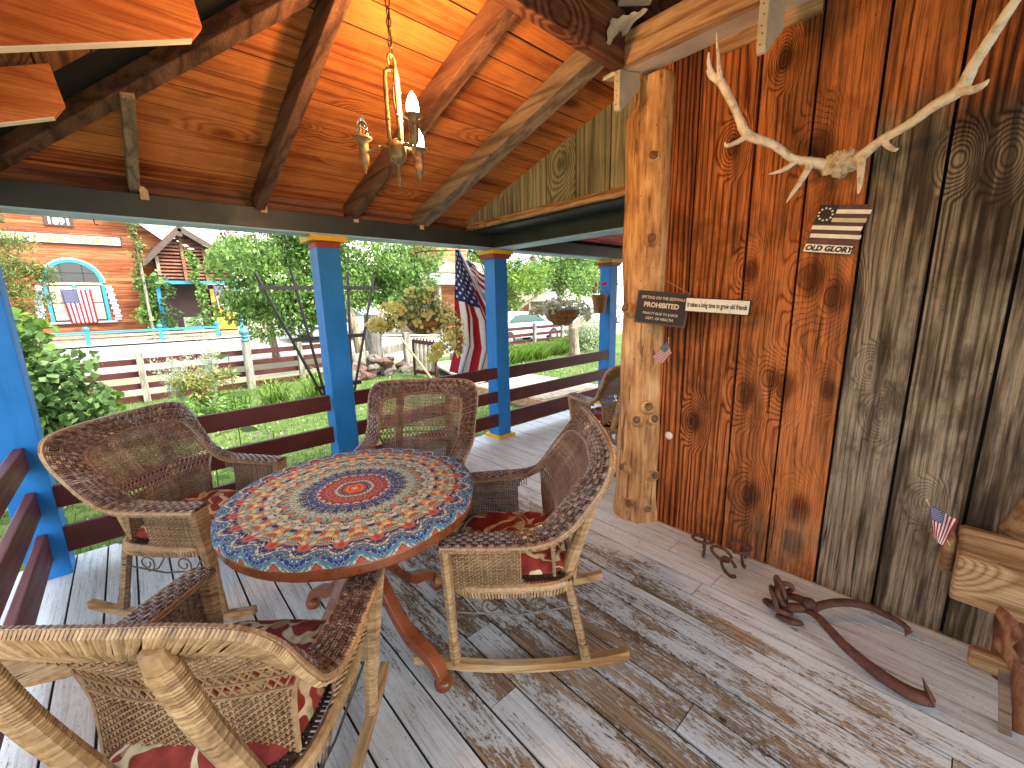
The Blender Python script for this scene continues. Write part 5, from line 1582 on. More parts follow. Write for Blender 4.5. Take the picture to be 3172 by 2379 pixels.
def lily(x, y, n, L_, label, seed):
    r = random.Random(seed); m = MB(); z0 = gz(x, y)
    for k in range(n):
        a = r.uniform(0, 2 * PI); l = L_ * r.uniform(.6, 1.1); h = l * r.uniform(.45, .95); w = r.uniform(.008, .014)
        bx_, by_ = x + r.gauss(0, .10), y + r.gauss(0, .08); c, s_ = math.cos(a), math.sin(a); pv = []
        m.cur = (r.random(), 0, 0)
        for i in range(8):
            t = i / 7; q = l * .8 * t; z = z0 + h * math.sin(t * PI * .72) * (1.05) ; ww = w * (1 - t) ** .6 + .001
            pv += [(bx_ + c * q - s_ * ww, by_ + s_ * q + c * ww, z), (bx_ + c * q + s_ * ww, by_ + s_ * q - c * ww, z)]
        m.add(pv, [(2 * i, 2 * i + 1, 2 * i + 3, 2 * i + 2) for i in range(7)])
    o = m.build('daylily_clump', G_lime); tag(o, label, 'plant', 'arching daylily clumps by the fence'); return o
lily(1.75, 8.2, 150, .62, 'arching grassy daylily clump just right of the green topped post', 51)
lily(2.55, 8.5, 130, .60, 'arching grassy daylily clump half behind the trellis post', 52)
lily(1.25, 8.9, 70, .42, 'small grassy daylily clump left of the green topped post', 53)
def bigleaf_plant(x, y, h, n, ls, label, seed, flowers=0):
    r = random.Random(seed); z0 = gz(x, y)
    e = empty('leafy_plant', (x, y, z0), label=label, cat='plant')
    m = MB(); m.tube([(x, y, z0), (x + .01, y, z0 + h * .5), (x + .02, y, z0 + h)], [.006, .005, .003], 5); att(m, 'stem', G_tree, e)
    m = MB()
    for k in range(n):
        t = .25 + .75 * k / max(1, n - 1); z = z0 + h * t
        for sg in (0, PI):
            a = k * 1.3 * (.5 if k % 2 else 1) + sg + r.uniform(-.3, .3) ; s_ = ls * (1.15 - .55 * t) * r.uniform(.8, 1.15)
            d = V(math.cos(a), math.sin(a) * .5, -.15).normalized(); sd = V(-d.y, d.x, .15).normalized()
            o = V(x, y, z); m.cur = (r.random(), 0, 0); pv = [o, ]
            prof = ((.15, .10), (.35, .42), (.6, .46), (.85, .26), (1.0, .02))
            for q, w in prof: pv += [o + d * s_ * q + sd * s_ * w + V(0, 0, .02 * s_), o + d * s_ * q - V(0, 0, .06 * s_ * q), o + d * s_ * q - sd * s_ * w + V(0, 0, .02 * s_)]
            fs = [(0, 1, 2), (0, 2, 3)]
            for i in range(4):
                b = 1 + i * 3; fs += [(b, b + 3, b + 4, b + 1), (b + 1, b + 4, b + 5, b + 2)]
            m.add(pv, fs); att(m, 'leaf', G_lime, e); m = MB()
    if flowers:
        for k in range(flowers):
            m = MB(); c = V(x + r.uniform(-.16, .16), y + r.uniform(-.1, .1), z0 + h * r.uniform(.8, 1.05)); m.tube([(c.x, c.y, z0), tuple(c)], .002, 4)
            for q in range(9):
                a = q / 9 * 2 * PI; d = V(math.cos(a), .3 * math.sin(a) - .2, math.sin(a)) * .022; s_ = V(-math.sin(a), 0, math.cos(a)) * .005
                m.add([c, c + d * .6 + s_, c + d, c + d * .6 - s_], [(0, 1, 2, 3)])
            att(m, 'flower', M_clov, e)
bigleaf_plant(.62, 4.55, 1.42, 7, .20, 'tall stem with broad bright green leaves seen above the railing', 61)
bigleaf_plant(.18, 4.9, 1.0, 5, .21, 'broad leaved green stem left of the tallest one, behind the left chair', 62)
bigleaf_plant(.36, 4.2, .55, 4, .16, 'low broad leaved stem seen between the railing boards near the left chair', 63)
bigleaf_plant(.86, 4.4, .66, 3, .10, 'white daisies on thin stems seen between the railing boards', 64, 9)
bigleaf_plant(.10, 3.95, .30, 4, .13, 'leafy green weed growing under the railing by the left chair', 65)
for k, (x, y, l) in enumerate(((8.6, 9.3, 'tall green weeds along the fence just right of the corner post'), (10.0, 9.6, 'tall green weeds along the fence left of the pruned tree'), (12.4, 9.9, 'tall green weeds along the fence by the pale shrub'))):
    o = blades('weed_patch', 2600, x - .9, x + 1.0, y - .4, y + .5, .34, .012, G_lime, gz, .9); tag(o, l, 'weeds', 'weed strips by the fence', 'stuff')

# ================================================================ trellis, baskets, cable, big flag
tr = empty('trellis', (1.60, 4.6, gz(1.6, 4.6)), label='black fan shaped garden trellis behind the middle blue post', cat='trellis')
m = MB()
for xt, xb, zt in ((.955, 1.475, 1.80), (1.265, 1.475, 1.86), (1.60, 1.61, 1.88), (1.83, 1.74, 1.83), (2.125, 1.745, 1.80)):
    m = MB(); m.tube([(xb, 4.6, -.34), (xb, 4.6, .42), (xt, 4.6, zt)], .015, 6); att(m, 'rod', M_iron, tr)
m = MB()
for (a, b, z) in ((.965, 2.15, 1.664), (1.19, 1.94, 1.15), (1.36, 1.86, .625)):
    m = MB(); m.bx(a, b, 4.582, 4.592, z - .020, z + .020); att(m, 'crossbar', M_iron, tr)

M_coir = plain('coconut_fibre', (.26, .125, .045), .95, var=.5, scale=45, bump=.01)
M_petal = foliage_mat('yellow_petals', [(.60, .56, .16), (.76, .72, .26), (.84, .82, .42), (.88, .87, .62)], .5)
M_petalw = foliage_mat('white_petals', [(.50, .50, .36), (.66, .65, .50), (.78, .76, .66), (.82, .80, .72)], .5)
M_pink = foliage_mat('pink_petals', [(.42, .02, .10), (.60, .04, .16), (.75, .12, .24), (.80, .25, .35)], .5)
G_bask = foliage_mat('basket_leaves', [(.04, .07, .015), (.10, .16, .04), (.22, .30, .08), (.42, .46, .18)], .4)
def flowers(name, pts, size, mat, par, seed, cap=100):
    """each flower is a part of its own up to cap; the remainder is one mesh"""
    rs = np.random.default_rng(seed); rest = MB(); protos = []
    inv = loc_inv(par)
    def one(m, c, s_, ax):
        a1 = ax.orthogonal().normalized(); a2 = ax.cross(a1); n = 10; pv = [c - ax * s_ * .5]
        for k in range(n):
            q = s_ * (1.0 if k % 2 == 0 else .72); a = 2 * PI * k / n; pv.append(c + (a1 * math.cos(a) + a2 * math.sin(a)) * q + ax * s_ * rs.uniform(-.1, .15))
        m.add(pv, [(0, 1 + k, 1 + (k + 1) % n) for k in range(n)])
    for i, c in enumerate(pts):
        ax = V(rs.normal(-.4, .6), rs.normal(-.8, .5), rs.normal(.3, .5)).normalized(); s_ = size * rs.uniform(.7, 1.2)
        if i < cap:
            if len(protos) < 6:
                m = MB(); m.cur = (rs.random(), 0, 0); one(m, V(0, 0, 0), 1.0, V(0, 0, 1)); o = m.build('flower', mat); protos.append(o)
            else: o = protos[i % 6].copy(); col.objects.link(o)
            o.parent = par; o.matrix_parent_inverse = inv; o.location = c; o.scale = (s_, s_, s_); o.rotation_euler = ax.to_track_quat('Z', 'Y').to_euler()
        else:
            rest.cur = (rs.random(), 0, 0); one(rest, V(*c), s_, ax)
    if rest.v: o = att(rest, 'more_flowers', mat, par); o['kind'] = 'stuff'
def basket(label, c, apex, rb, hb, blobs, trail, nfl, mat_f, seed, liner=False, fs=.020, leafsz=.032, per=20000):
    e = empty('hanging_basket', apex, label=label, cat='hanging basket', group='hanging flower baskets')
    m = MB()
    def bowl(u, v):
        a = v * 2 * PI; k = u
        q = rb * (math.sin(min(1, .18 + k) * PI / 2) ** .8) * (1 + .035 * abs(math.sin(a * 7))) * (1 + .02 * math.sin(k * 20))
        return (c[0] + q * math.cos(a), c[1] + q * math.sin(a), c[2] - hb + hb * k)
    m.grid(bowl, 14, 56); m.lathe([(.001, -.001), (rb * .25, 0)], (c[0], c[1], c[2] - hb), 12); att(m, 'fibre_liner', M_coir, e, smooth=True)
    m = MB()
    for z, q in ((c[2], 1.0), (c[2] - hb * .5, .90), (c[2] - hb * .98, .32)):
        m.tube([(c[0] + rb * q * 1.02 * math.cos(a), c[1] + rb * q * 1.02 * math.sin(a), z) for a in np.linspace(0, 2 * PI, 33)], .0028, 5, cap=False)
    for k in range(12):
        a = 2 * PI * k / 12; m.tube([(c[0] + rb * 1.03 * s_ * math.cos(a), c[1] + rb * 1.03 * s_ * math.sin(a), c[2] + z) for s_, z in ((1, 0), (.93, -hb * .5), (.60, -hb * .9), (.3, -hb))], .0024, 4)
    att(m, 'wire_frame', M_iron, e)
    m = MB()
    jz = c[2] + (apex[2] - c[2]) * .66
    for k in range(4):
        a = 2 * PI * k / 4 + .5; m.tube([(c[0] + rb * math.cos(a), c[1] + rb * math.sin(a), c[2]), (apex[0], apex[1], jz)], .0022, 4)
    m.tube([(apex[0] - .012, apex[1], jz), (apex[0] - .014, apex[1], apex[2] - .10), (apex[0], apex[1], apex[2] - .07), (apex[0] + .014, apex[1], apex[2] - .10), (apex[0] + .012, apex[1], jz)], .0022, 4)
    m.tube([apex, (apex[0], apex[1], apex[2] - .06), (apex[0] + .015, apex[1], apex[2] - .075)], .003, 5)
    att(m, 'hanger_wires', M_iron, e)
    rs = np.random.default_rng(seed)
    P = clump_points(blobs, per, .7, rs); v, f, a = leaves(P, leafsz, .4, .4, .45, rs=rs); o = mesh_np('foliage', v, f, G_bask, attr=a); o.parent = e; o.matrix_parent_inverse = loc_inv(e)
    FP = clump_points(trail, 1, .2, rs) if False else None
    fp = []
    allb = trail
    for k in range(nfl):
        b = allb[int(rs.integers(len(allb)))]; d = rs.normal(0, 1, 3); d /= np.linalg.norm(d); d[1] = -abs(d[1])
        fp.append((b[0] + d[0] * b[3] * 1.02, b[1] + d[1] * b[4] * 1.02, b[2] + d[2] * b[5] * 1.02))
    flowers('flowers', fp, fs, mat_f, e, seed)
    if liner:
        m = MB(); m.grid(lambda u, v: (c[0] + rb * (.96 + .05 * math.sin(v * 40)) * math.cos(v * 2 * PI), c[1] + rb * .98 * math.sin(v * 2 * PI), c[2] - .01 + .035 * u + .008 * math.sin(v * 55) * u), 3, 80)
        att(m, 'plastic_liner', plain('pale_blue_plastic', (.34, .50, .50), .3, var=.3, scale=30), e, smooth=True)
    return e
B1 = [(1.98, 3.43, 1.44, .24, .20, .13), (1.80, 3.42, 1.40, .17, .15, .11), (2.17, 3.42, 1.38, .17, .15, .13), (2.0, 3.34, 1.33, .20, .1, .10), (1.68, 3.4, 1.33, .12, .1, .07), (1.60, 3.4, 1.31, .10, .08, .05), (2.33, 3.42, 1.27, .12, .1, .13), (2.38, 3.42, 1.10, .09, .08, .14), (2.26, 3.42, 1.12, .09, .08, .10), (2.12, 3.42, 1.03, .07, .06, .07), (2.0, 3.43, 1.55, .17, .14, .08)]
basket('large hanging basket overflowing with pale yellow petunias left of the flag', (2.03, 3.43, 1.34), (1.987, 3.43, 2.0), .155, .135, B1,
       [b for b in B1 if True] + [(1.55, 3.4, 1.32, .08, .06, .05), (1.70, 3.4, 1.44, .12, .1, .06), (2.07, 3.40, .985, .05, .05, .04), (2.15, 3.4, 1.07, .06, .05, .05)] * 2, 620, M_petal, 71, fs=.021)
B2 = [(3.72, 3.43, 1.40, .16, .14, .08), (3.56, 3.43, 1.37, .10, .1, .05), (3.95, 3.5, 1.44, .22, .12, .08), (4.22, 3.43, 1.40, .16, .12, .09), (4.36, 3.43, 1.34, .12, .1, .10), (4.45, 3.43, 1.28, .07, .06, .07), (3.46, 3.43, 1.36, .07, .06, .03)]
basket('smaller hanging basket of white flowers in a coconut fibre liner', (3.97, 3.43, 1.365), (3.95, 3.43, 2.0), .205, .185, B2, B2, 300, M_petalw, 72, True, fs=.019, per=14000)
e = empty('wall_planter', (4.78, 3.43, 1.3), label='fibre wall planter of pink flowers on the far blue post', cat='planter')
m = MB()
m.grid(lambda u, v: (4.73 + (.075 + .045 * u) * math.cos(v * 2 * PI), 3.42 + (.07 + .03 * u) * math.sin(v * 2 * PI), 1.30 + .24 * u), 8, 30); m.lathe([(.001, 0), (.075, .002)], (4.73, 3.42, 1.30), 16); att(m, 'fibre_pot', M_coir, e, smooth=True)
rs = np.random.default_rng(5); P = clump_points([(4.70, 3.42, 1.60, .13, .1, .07), (4.60, 3.42, 1.56, .09, .08, .05)], 9000, .7, rs); v, f, a = leaves(P, .032, .4, .2, .4, rs=rs); o = mesh_np('foliage', v, f, G_bask, attr=a); o.parent = e; o.matrix_parent_inverse = loc_inv(e)
flowers('flowers', [(4.56, 3.40, 1.63), (4.59, 3.38, 1.66), (4.545, 3.38, 1.60), (4.57, 3.37, 1.685), (4.73, 3.36, 1.67), (4.75, 3.35, 1.68), (4.53, 3.37, 1.575)], .024, M_pink, e, 3)
m = MB()
m.tube([tuple(p) for p in smooth_path([(2.05, 3.55, 1.933), (2.164, 3.55, 1.964), (2.511, 3.55, 1.985), (2.70, 3.55, 1.99), (2.80, 3.55, 1.94), (2.85, 3.55, 1.83), (2.90, 3.555, 1.79), (3.05, 3.555, 1.79), (3.174, 3.55, 1.824), (3.40, 3.55, 1.92), (3.65, 3.55, 1.985), (3.942, 3.55, 1.93), (4.2, 3.55, 1.975), (4.6, 3.55, 1.985), (4.85, 3.55, 1.96)], 6)], .005, 6)
for pp in ([(3.93, 3.55, 1.93), (3.87, 3.55, 1.83), (3.89, 3.55, 1.74), (4.02, 3.55, 1.63), (4.2, 3.55, 1.56)], [(4.78, 3.55, 1.98), (4.52, 3.55, 1.90), (4.44, 3.55, 1.78), (4.50, 3.55, 1.66), (4.66, 3.55, 1.56)]):
    m.tube([tuple(p) for p in smooth_path(pp, 6)], .0032, 5)
o = m.build('cable', M_iron, smooth=True); tag(o, 'thin black cable looping under the outer beam between the blue posts', 'cable')

bf = empty('porch_flag', (2.95, 3.56, 1.25), label='large striped and starred flag on a slanting pole at the corner post', cat='flag')
m = MB(); m.tube([(3.00, 3.58, 1.33), (2.86, 3.98, 2.06)], .0125, 8); m.lathe([(.001, -.015), (.016, 0), (.012, .012), (.001, .03)], (2.86, 3.98, 2.075), 10); att(m, 'pole', plain('grey_flag_pole', (.30, .30, .31), .4, metal=.5), bf, smooth=True)
def fl_(u, v):
    z = 2.06 - 1.36 * u - .22 * (1 - v) * min(1, u * 2.2) * .9
    xl = 2.815 - .03 * math.sin(u * 3) - .16 * max(0, u - .75) / .25 * .9
    width = .04 + .40 * min(1, u * 2.0) + .04 * u
    xx = xl + width * (1 - v)
    yy = 3.98 - .25 * (1 - v) * min(1, u * 2) + .045 * math.sin((1 - v) * 17 + u * 2.5) * (.3 + u)
    return (xx, yy, z)
m = MB(); m.slab(fl_, 44, 60, .001); m.uv = [[(a, .2 + .8 * b) for a, b in q] for q in m.uv]; att(m, 'cloth', M_flag, bf, smooth=True)
m = MB()
m.slab(lambda u, v: (2.86 + .36 * u * (.35 + .65 * v), 3.98 - .10 * u + .03 * math.sin(u * 14 + v * 5), 2.05 - .62 * u * (1.05 - .55 * v) - .02), 24, 12, .001)
o = att(m, 'folded_cloth', M_flag, bf, smooth=True)
# ================================================================ fence, gate, rocks, walk
M_fence = paint('fence_maroon', (.055, .012, .010), worn=.25, dark=(.3, .2, .15), axis=0)
M_fpost = wood('weathered_fence_wood', 2, (.08, .075, .055), (.20, .185, .14), (.34, .31, .25), ring=10, rough=.85)
M_ftop = plain('teal_paint', (.05, .16, .19), .5, var=.3)
def fence(label, x0, x1, y, posts, ztop=.52, zb=-.35):
    e = empty('board_fence', (x0, y, zb), label=label, cat='fence', group='maroon board fences')
    for k in range(4):
        z1 = ztop - k * .245; m = MB(); m.bar((x0, y, z1 - .06 ), (x1, y, z1 - .06), .028, .115); att(m, 'board', M_fence, e)
    for x in posts:
        m = MB(); m.bx(x - .055, x + .055, y - .14, y - .022, zb, ztop + .12); att(m, 'post', M_fpost, e, bevel=.01)
    return e
fence('long maroon board fence behind the flower bed, left of the rock pile', -7.0, 4.3, 11.05, (-2.1, .08, 3.0))
fence('maroon board fence along the street right of the corner post', 8.8, 16.5, 11.05, (9.0, 11.15, 12.72, 14.6))
e = empty('turned_post', (1.88, 10.85, -.35), label='greenish round fence post with a teal ball top', cat='post')
m = MB(); m.lathe([(.085, 0), (.085, 1.05), (.06, 1.07)], (1.88, 10.85, -.35), 14); att(m, 'shaft', M_fpost, e)
m = MB(); m.lathe([(.06, 1.06), (.092, 1.075), (.092, 1.11), (.06, 1.13), (.065, 1.15), (.088, 1.17), (.085, 1.19), (.055, 1.205), (.09, 1.24), (.10, 1.28), (.085, 1.33), (.04, 1.36), (.001, 1.365)], (1.88, 10.85, -.35), 16); att(m, 'ball_top', M_ftop, e, smooth=True)
M_rock = plain('reddish_rock', (.125, .062, .048), .85, var=.5, scale=5, bump=.02)
M_rockg = plain('grey_rock', (.15, .125, .10), .85, var=.4, scale=6, bump=.02)
r = random.Random(77)
rk = []
for k in range(26):
    x = r.uniform(3.9, 5.75); z = gz(x, 10) + max(0, .04 + .46 * (1 - abs(x - 4.75) / .95) * r.random()); rk.append((x, r.uniform(9.9, 10.5), z, r.uniform(.11, .21)))
for k in range(9):
    rk.append((r.uniform(6.95, 8.0), r.uniform(9.6, 10.2), -.33 + .28 * r.random(), r.uniform(.12, .20)))
protos = []
for p in range(5):
    m = MB(); ph = [r.uniform(0, 9) for _ in range(6)]
    def rf_(u, v, ph=ph):
        a, b = v * 2 * PI, (u - .5) * PI
        q = 1 + .16 * math.sin(a * 2 + ph[0]) + .12 * math.sin(a * 3 + ph[1] + b * 2) + .10 * math.cos(b * 4 + ph[2])
        q = round(q * 6) / 6 * .6 + q * .4
        return (1.15 * q * math.cos(b) * math.cos(a), .9 * q * math.cos(b) * math.sin(a), .62 * q * math.sin(b))
    m.grid(rf_, 7, 11); protos.append(m)
pr_o = []
wheres = ['left', 'right']
for k, (x, y, z, s_) in enumerate(rk):
    if k < 5: o = protos[k].build('rock', M_rock if k % 3 else M_rockg); pr_o.append(o)
    else: o = pr_o[k % 5].copy(); col.objects.link(o)
    o.location = (x, y, z); o.scale = (s_, s_, s_); o.rotation_euler = (r.uniform(-.4, .4), r.uniform(-.4, .4), r.uniform(0, 6))
    if k < 26: tag(o, 'rough red grey rock in the pile around the old grey gate post', 'rock', 'rocks around the grey gate post')
    else: tag(o, 'rough reddish rock in the small pile under the large flag', 'rock', 'rocks under the flag')
m = MB(); m.cur = (.3, .5, 0); m.tube([(4.72, 10.6, -.36), (4.72, 10.6, .4), (4.76, 10.6, 1.20)], [.23, .215, .22], 10)
M_stump = wood('grey_stump_wood', 2, (.03, .028, .022), (.095, .088, .068), (.19, .175, .14), ring=10, rough=.85)
o = m.build('stump_post', M_stump); tag(o, 'thick grey weathered stump post rising from the rock pile', 'post')
e = empty('gate_post', (5.62, 10.3, -.4), label='grey weathered gate post with a short rail, left of the plank gate', cat='post')
m = MB(); m.cur = (.6, .4, 0); m.bx(5.42, 5.58, 10.2, 10.34, -.36, .70); att(m, 'post', M_fpost, e, bevel=.015)
for q_ in (((4.90, 10.42, .26), (5.42, 10.30, .32)), ((4.1, 10.5, .12), (4.52, 10.5, .18))):
    m = MB(); m.cur = (.8, .5, 0); m.bar(*q_, .06, .20); att(m, 'rail', M_fpost, e, bevel=.01)
g = empty('plank_gate', (5.9, 9.9, -.4), label='maroon framed gate with dark vertical slats standing open', cat='gate')
ga, gb = V(5.26, 9.50, 0), V(5.42, 8.68, 0)
def gp(t, z): p = ga.lerp(gb, t); return (p.x, p.y, z)
m = MB()
for t in (0.03, .97): m.bar(gp(t, -.335), gp(t, .57 - .04 * t), .05, .07, up=(0, 1, 0))
m.bar(gp(0, .53), gp(1, .49), .045, .09); m.bar(gp(0, -.24), gp(1, -.24), .045, .10); att(m, 'frame', M_fence, g)
for k in range(5):
    m = MB(); t = .14 + k * .18; m.bar(gp(t, -.20), gp(t, .47), .025, .085, up=(1, 0, 0)); att(m, 'slat', M_fpost, g)
m = MB()
for k in range(7): m.lathe([(.018, 0), (.018, .05)], gp(.08 + k * .14, .575 - .006 * k), 8)
att(m, 'finials', M_iron, g)
m = MB(); m.cur = (.2, .7, 0); m.bar((5.02, 9.62, .60), (5.22, 8.60, -.34), .035, .05, up=(0, 1, 0)); o = m.build('prop_board', M_trim); tag(o, 'long wooden board leaning diagonally across the plank gate', 'board')
m = MB(); m.bx(6.62, 6.80, 9.75, 9.9, -.36, .06); o = m.build('short_post', M_fpost, bevel=.015); tag(o, 'short grey post standing at the foot of the large flag', 'post')
M_bwalk = wood('boardwalk_wood', 1, (.22, .17, .12), (.38, .32, .24), (.52, .46, .37), ring=8, knots=.2, rough=.8)
bw_ = empty('boardwalk', (6, 6, -.35), label='weathered plank boardwalk leading from the side porch to the gate', cat='boardwalk')
m = MB(); y = 4.65; r = random.Random(4)
while y < 6.5:
    m.cur = (r.random(), r.random(), 0); m.bx(4.95, 6.55, y + .004, y + .136, -.19, -.15); y += .14
att(m, 'planks', M_bwalk, bw_)
m = MB(); x = 5.0
for k in range(24):
    m.cur = (r.random(), r.random(), 0); y = 6.53 + k * .14; m.bx(4.98 + .043 * k, 6.35 + .043 * k, y + .004, y + .136, -.19, -.15)
att(m, 'planks', M_bwalk, bw_)
m = MB(); m.cur = (.5, .6, 0); m.bx(4.95, 6.55, 4.60, 4.64, -.34, -.16); m.bx(4.90, 4.945, 4.6, 6.5, -.34, -.16); att(m, 'edge_board', M_trimx, bw_)

# ================================================================ church
def siding_mat(name, dark, mid, light, board=.14):
    t = NT(name); P = t.sep(t.obj())
    row = t.math('DIVIDE', P[2], board); fr = t.math('FRACT', row); fl_r = t.math('FLOOR', row)
    seg = t.math('FLOOR', t.math('ADD', t.math('MULTIPLY', P[0], .45), t.math('MULTIPLY', fl_r, .37)))
    wn_ = t.n('TexWhiteNoise', noise_dimensions='2D'); t.L(t.comb(seg, fl_r, 0), wn_.inputs['Vector'])
    st = t.noise(t.comb(t.math('MULTIPLY', P[0], .8), t.math('MULTIPLY', P[1], .8), t.math('MULTIPLY', P[2], 14)), 1.6, 5, .65)
    c = t.ramp(t.math('ADD', t.math('MULTIPLY', st, .75), t.math('MULTIPLY', wn_.outputs['Value'], .25)), [(.3, dark), (.5, mid), (.68, light)])
    c = t.mix(t.rng(fr, .06, .12, .8, 0), c, tuple(x * .25 for x in dark))
    t.bump(fr, .02, .6)
    return t.fin(c, .8, .2)
M_siding = siding_mat('church_siding', (.13, .032, .012), (.27, .085, .032), (.42, .19, .085))
M_turq = plain('turquoise_paint', (.02, .24, .40), .5, var=.15)
M_dglass = plain('dark_window_glass', (.012, .014, .016), .12, spec=.8, var=.6, scale=1.5)
M_curt = plain('pale_curtain', (.34, .32, .25), .9, var=.25, scale=14)
M_lav = plain('pale_blue_siding_trim', (.28, .30, .35), .7)
M_slatw = wood('slat_redwood', 0, (.09, .028, .016), (.20, .07, .04), (.32, .15, .09), ring=8)
M_gabw = wood('grey_brown_timber', 0, (.10, .075, .05), (.25, .19, .14), (.42, .34, .26), ring=8)
M_darkin = plain('dark_interior', (.030, .016, .014), .9)
chz = -.10
ch_ = empty('church', (-1.5, 28, chz), label='old church front of weathered orange brown siding with an arched window', cat='building')
m = MB(); m.prism([(-9, chz), (-9, 3.0), (-3.2, 9.4), (2.20, 4.85), (3.9, 3.2), (3.9, chz)], 1, 28, 36); att(m, 'wall', M_siding, ch_)
m = MB()
for a, b in (((-3.3, 9.72), (4.3, 3.02)), ((-3.1, 9.72), (-9.6, 2.7))):
    m.bar((a[0], 31.8, a[1]), (b[0], 31.8, b[1]), 9.0, .14)
att(m, 'roof', plain('pale_metal_roof', (.50, .52, .54), .5, var=.1), ch_)
m = MB(); m.bar((-3.3, 27.25, 9.50), (4.3, 27.25, 2.84), .10, .34); att(m, 'roof_fascia', plain('grey_white_fascia', (.45, .46, .46), .6), ch_)
# sign
s_ = empty('church_sign', (-1.45, 27.95, 4.6), label='long white sign board with pale yellow lettering high on the church', cat='sign')
m = MB(); m.bx(-3.55, .40, 27.93, 27.985, 4.40, 4.83); att(m, 'frame', M_black, s_)
m = MB(); m.bx(-3.51, .36, 27.922, 27.932, 4.44, 4.79); att(m, 'board', plain('sign_white', (.62, .60, .54), .6, var=.05), s_)
M_lety = plain('pale_yellow_letters', (.40, .35, .06), .6, var=.1); M_letg = plain('grey_shadow_letters', (.06, .065, .05), .6)
RXn = Matrix.Rotation(PI / 2, 4, 'X')
for nm, mt, dx, dz, yy, off in (('letter_shadow', M_letg, .02, -.012, 27.917, .010), ('lettering', M_lety, 0, 0, 27.912, .006)):
    o = text_obj(nm, 'THE  OLDE  CHURCH', .37, mt, None, Matrix.Translation((-1.56 + dx, yy, 4.61 + dz)) @ RXn, offset=off, extrude=.002, sx=.98, spacing=1.02); o.parent = s_; o.matrix_parent_inverse = loc_inv(s_)
s_ = empty('year_plaque', (-1.55, 27.95, 5.34), label='small dark plaque reading 1891 in white above the church sign', cat='sign')
m = MB(); m.bx(-2.0, -1.10, 27.93, 27.99, 5.15, 5.53); att(m, 'board', plain('plaque_brown', (.07, .035, .03), .7), s_)
o = text_obj('numerals', '1891', .38, M_white, None, Matrix.Translation((-1.55, 27.925, 5.34)) @ RXn, offset=.014, extrude=.003, sx=1.0); o.parent = s_; o.matrix_parent_inverse = loc_inv(s_)
# arched window
def arch_ring(x0, x1, zs, zt, y0, y1, x0i, x1i, zti, mat, nm):
    m = MB(); n = 24; cx_, cxi = (x0 + x1) / 2, (x0i + x1i) / 2; a_, ai = (x1 - x0) / 2, (x1i - x0i) / 2
    o_ = [(cx_ + a_ * math.cos(t), zs + (zt - zs) * math.sin(t)) for t in np.linspace(0, PI, n)]; i_ = [(cxi + ai * math.cos(t), zs + (zti - zs) * math.sin(t)) for t in np.linspace(0, PI, n)]
    for k in range(n - 1): m.prism([o_[k], o_[k + 1], i_[k + 1], i_[k]], 1, y0, y1)
    return att(m, nm, mat, wd)
wm = MB(); wm.bx(-2.42, -.55, 27.93, 27.995, 2.60, 2.70); wd = att(wm, 'window', plain('cream_trim', (.62, .52, .36), .6), ch_)
def sub(mb, nm, mat, par=None, **kw):
    o = mb.build(nm, mat, None, **kw); o.parent = wd
    o.matrix_parent_inverse = Matrix.Identity(4)
    return o
att_old = att
def att_w(mb, name, mat, par=None, **kw):
    o = mb.build(name, mat, None, **kw); o.parent = wd; bpy.context.view_layer.update(); o.matrix_parent_inverse = wd.matrix_world.inverted(); return o
att = lambda mb, name, mat, par, **kw: att_w(mb, name, mat) if par is wd else att_old(mb, name, mat, par, **kw)
m = MB(); m.prism([(-1.50 + .92 * math.cos(t), 2.70 + .92 * math.sin(t)) for t in np.linspace(0, PI, 24)], 1, 27.975, 27.995); att(m, 'arched_pane', M_dglass, wd)
arch_ring(-2.55, -.45, 2.70, 3.80, 27.93, 27.99, -2.50, -.50, 3.74, M_cream, 'arch_molding'); arch_ring(-2.50, -.50, 2.70, 3.74, 27.91, 27.985, -2.36, -.64, 3.60, M_turq, 'arch_frame')
m = MB()
for x in (-1.85, -1.15): m.bx(x - .015, x + .015, 27.95, 27.97, 2.70, 3.5)
m.bx(-2.3, -.7, 27.95, 27.97, 3.12, 3.15); att(m, 'muntins', M_black, wd)
for a in (-2.48, -.62, -1.58):
    m = MB(); m.bx(a, a + .12, 27.91, 27.99, .96, 2.60); att(m, 'side_frame', M_turq, wd)
m = MB(); m.bx(-2.36, -.62, 27.955, 27.97, .98, 2.58); att(m, 'sash', M_black, wd)
m = MB()
for (a, b) in ((-2.31, -1.60), (-1.44, -.67)):
    for (c_, d_) in ((1.03, 1.78), (1.82, 2.54)): m.bx(a, b, 27.94, 27.952, c_, d_)
att(m, 'curtained_pane', M_curt, wd)
m = MB(); m.bx(-2.75, -.30, 27.86, 27.99, .86, .95); att(m, 'sill', M_lav, wd)
for sg in (-1, 1):
    m = MB()
    for k in range(13):
        cx_ = -1.5 + sg * (1.10 + .05 * (k % 2) + .14 * (1 - k / 12)); m.bx(cx_ - .13, cx_ + .13, 27.93, 27.985, .97 + k * .125, .97 + k * .125 + .11)
    att(m, 'side_shingles', M_lav, wd)
att = att_old
def hung_flag(label, x0, x1, z0, z1, y, skew=.12):
    e = empty('hanging_flag', ((x0 + x1) / 2, y, z1), label=label, cat='flag')
    m = MB(); m.slab(lambda u, v: (x0 + (x1 - x0) * (1 - v) + skew * u * (.3 + .7 * v), y - .05 + .03 * math.sin(v * 12 + u * 2) * (.3 + u), z1 - (z1 - z0) * u - .03 * math.sin(v * PI)), 20, 24, .004)
    att(m, 'cloth', M_flag, e, smooth=True)
    m = MB(); m.tube([(x0 - .25, y - .05, z1 + .03), (x1 + .2, y - .05, z1 + .04)], .012, 6); att(m, 'rod', M_pole, e)
hung_flag('flag hanging in front of the arched church window', -1.98, -1.0, .90, 2.40, 27.85)
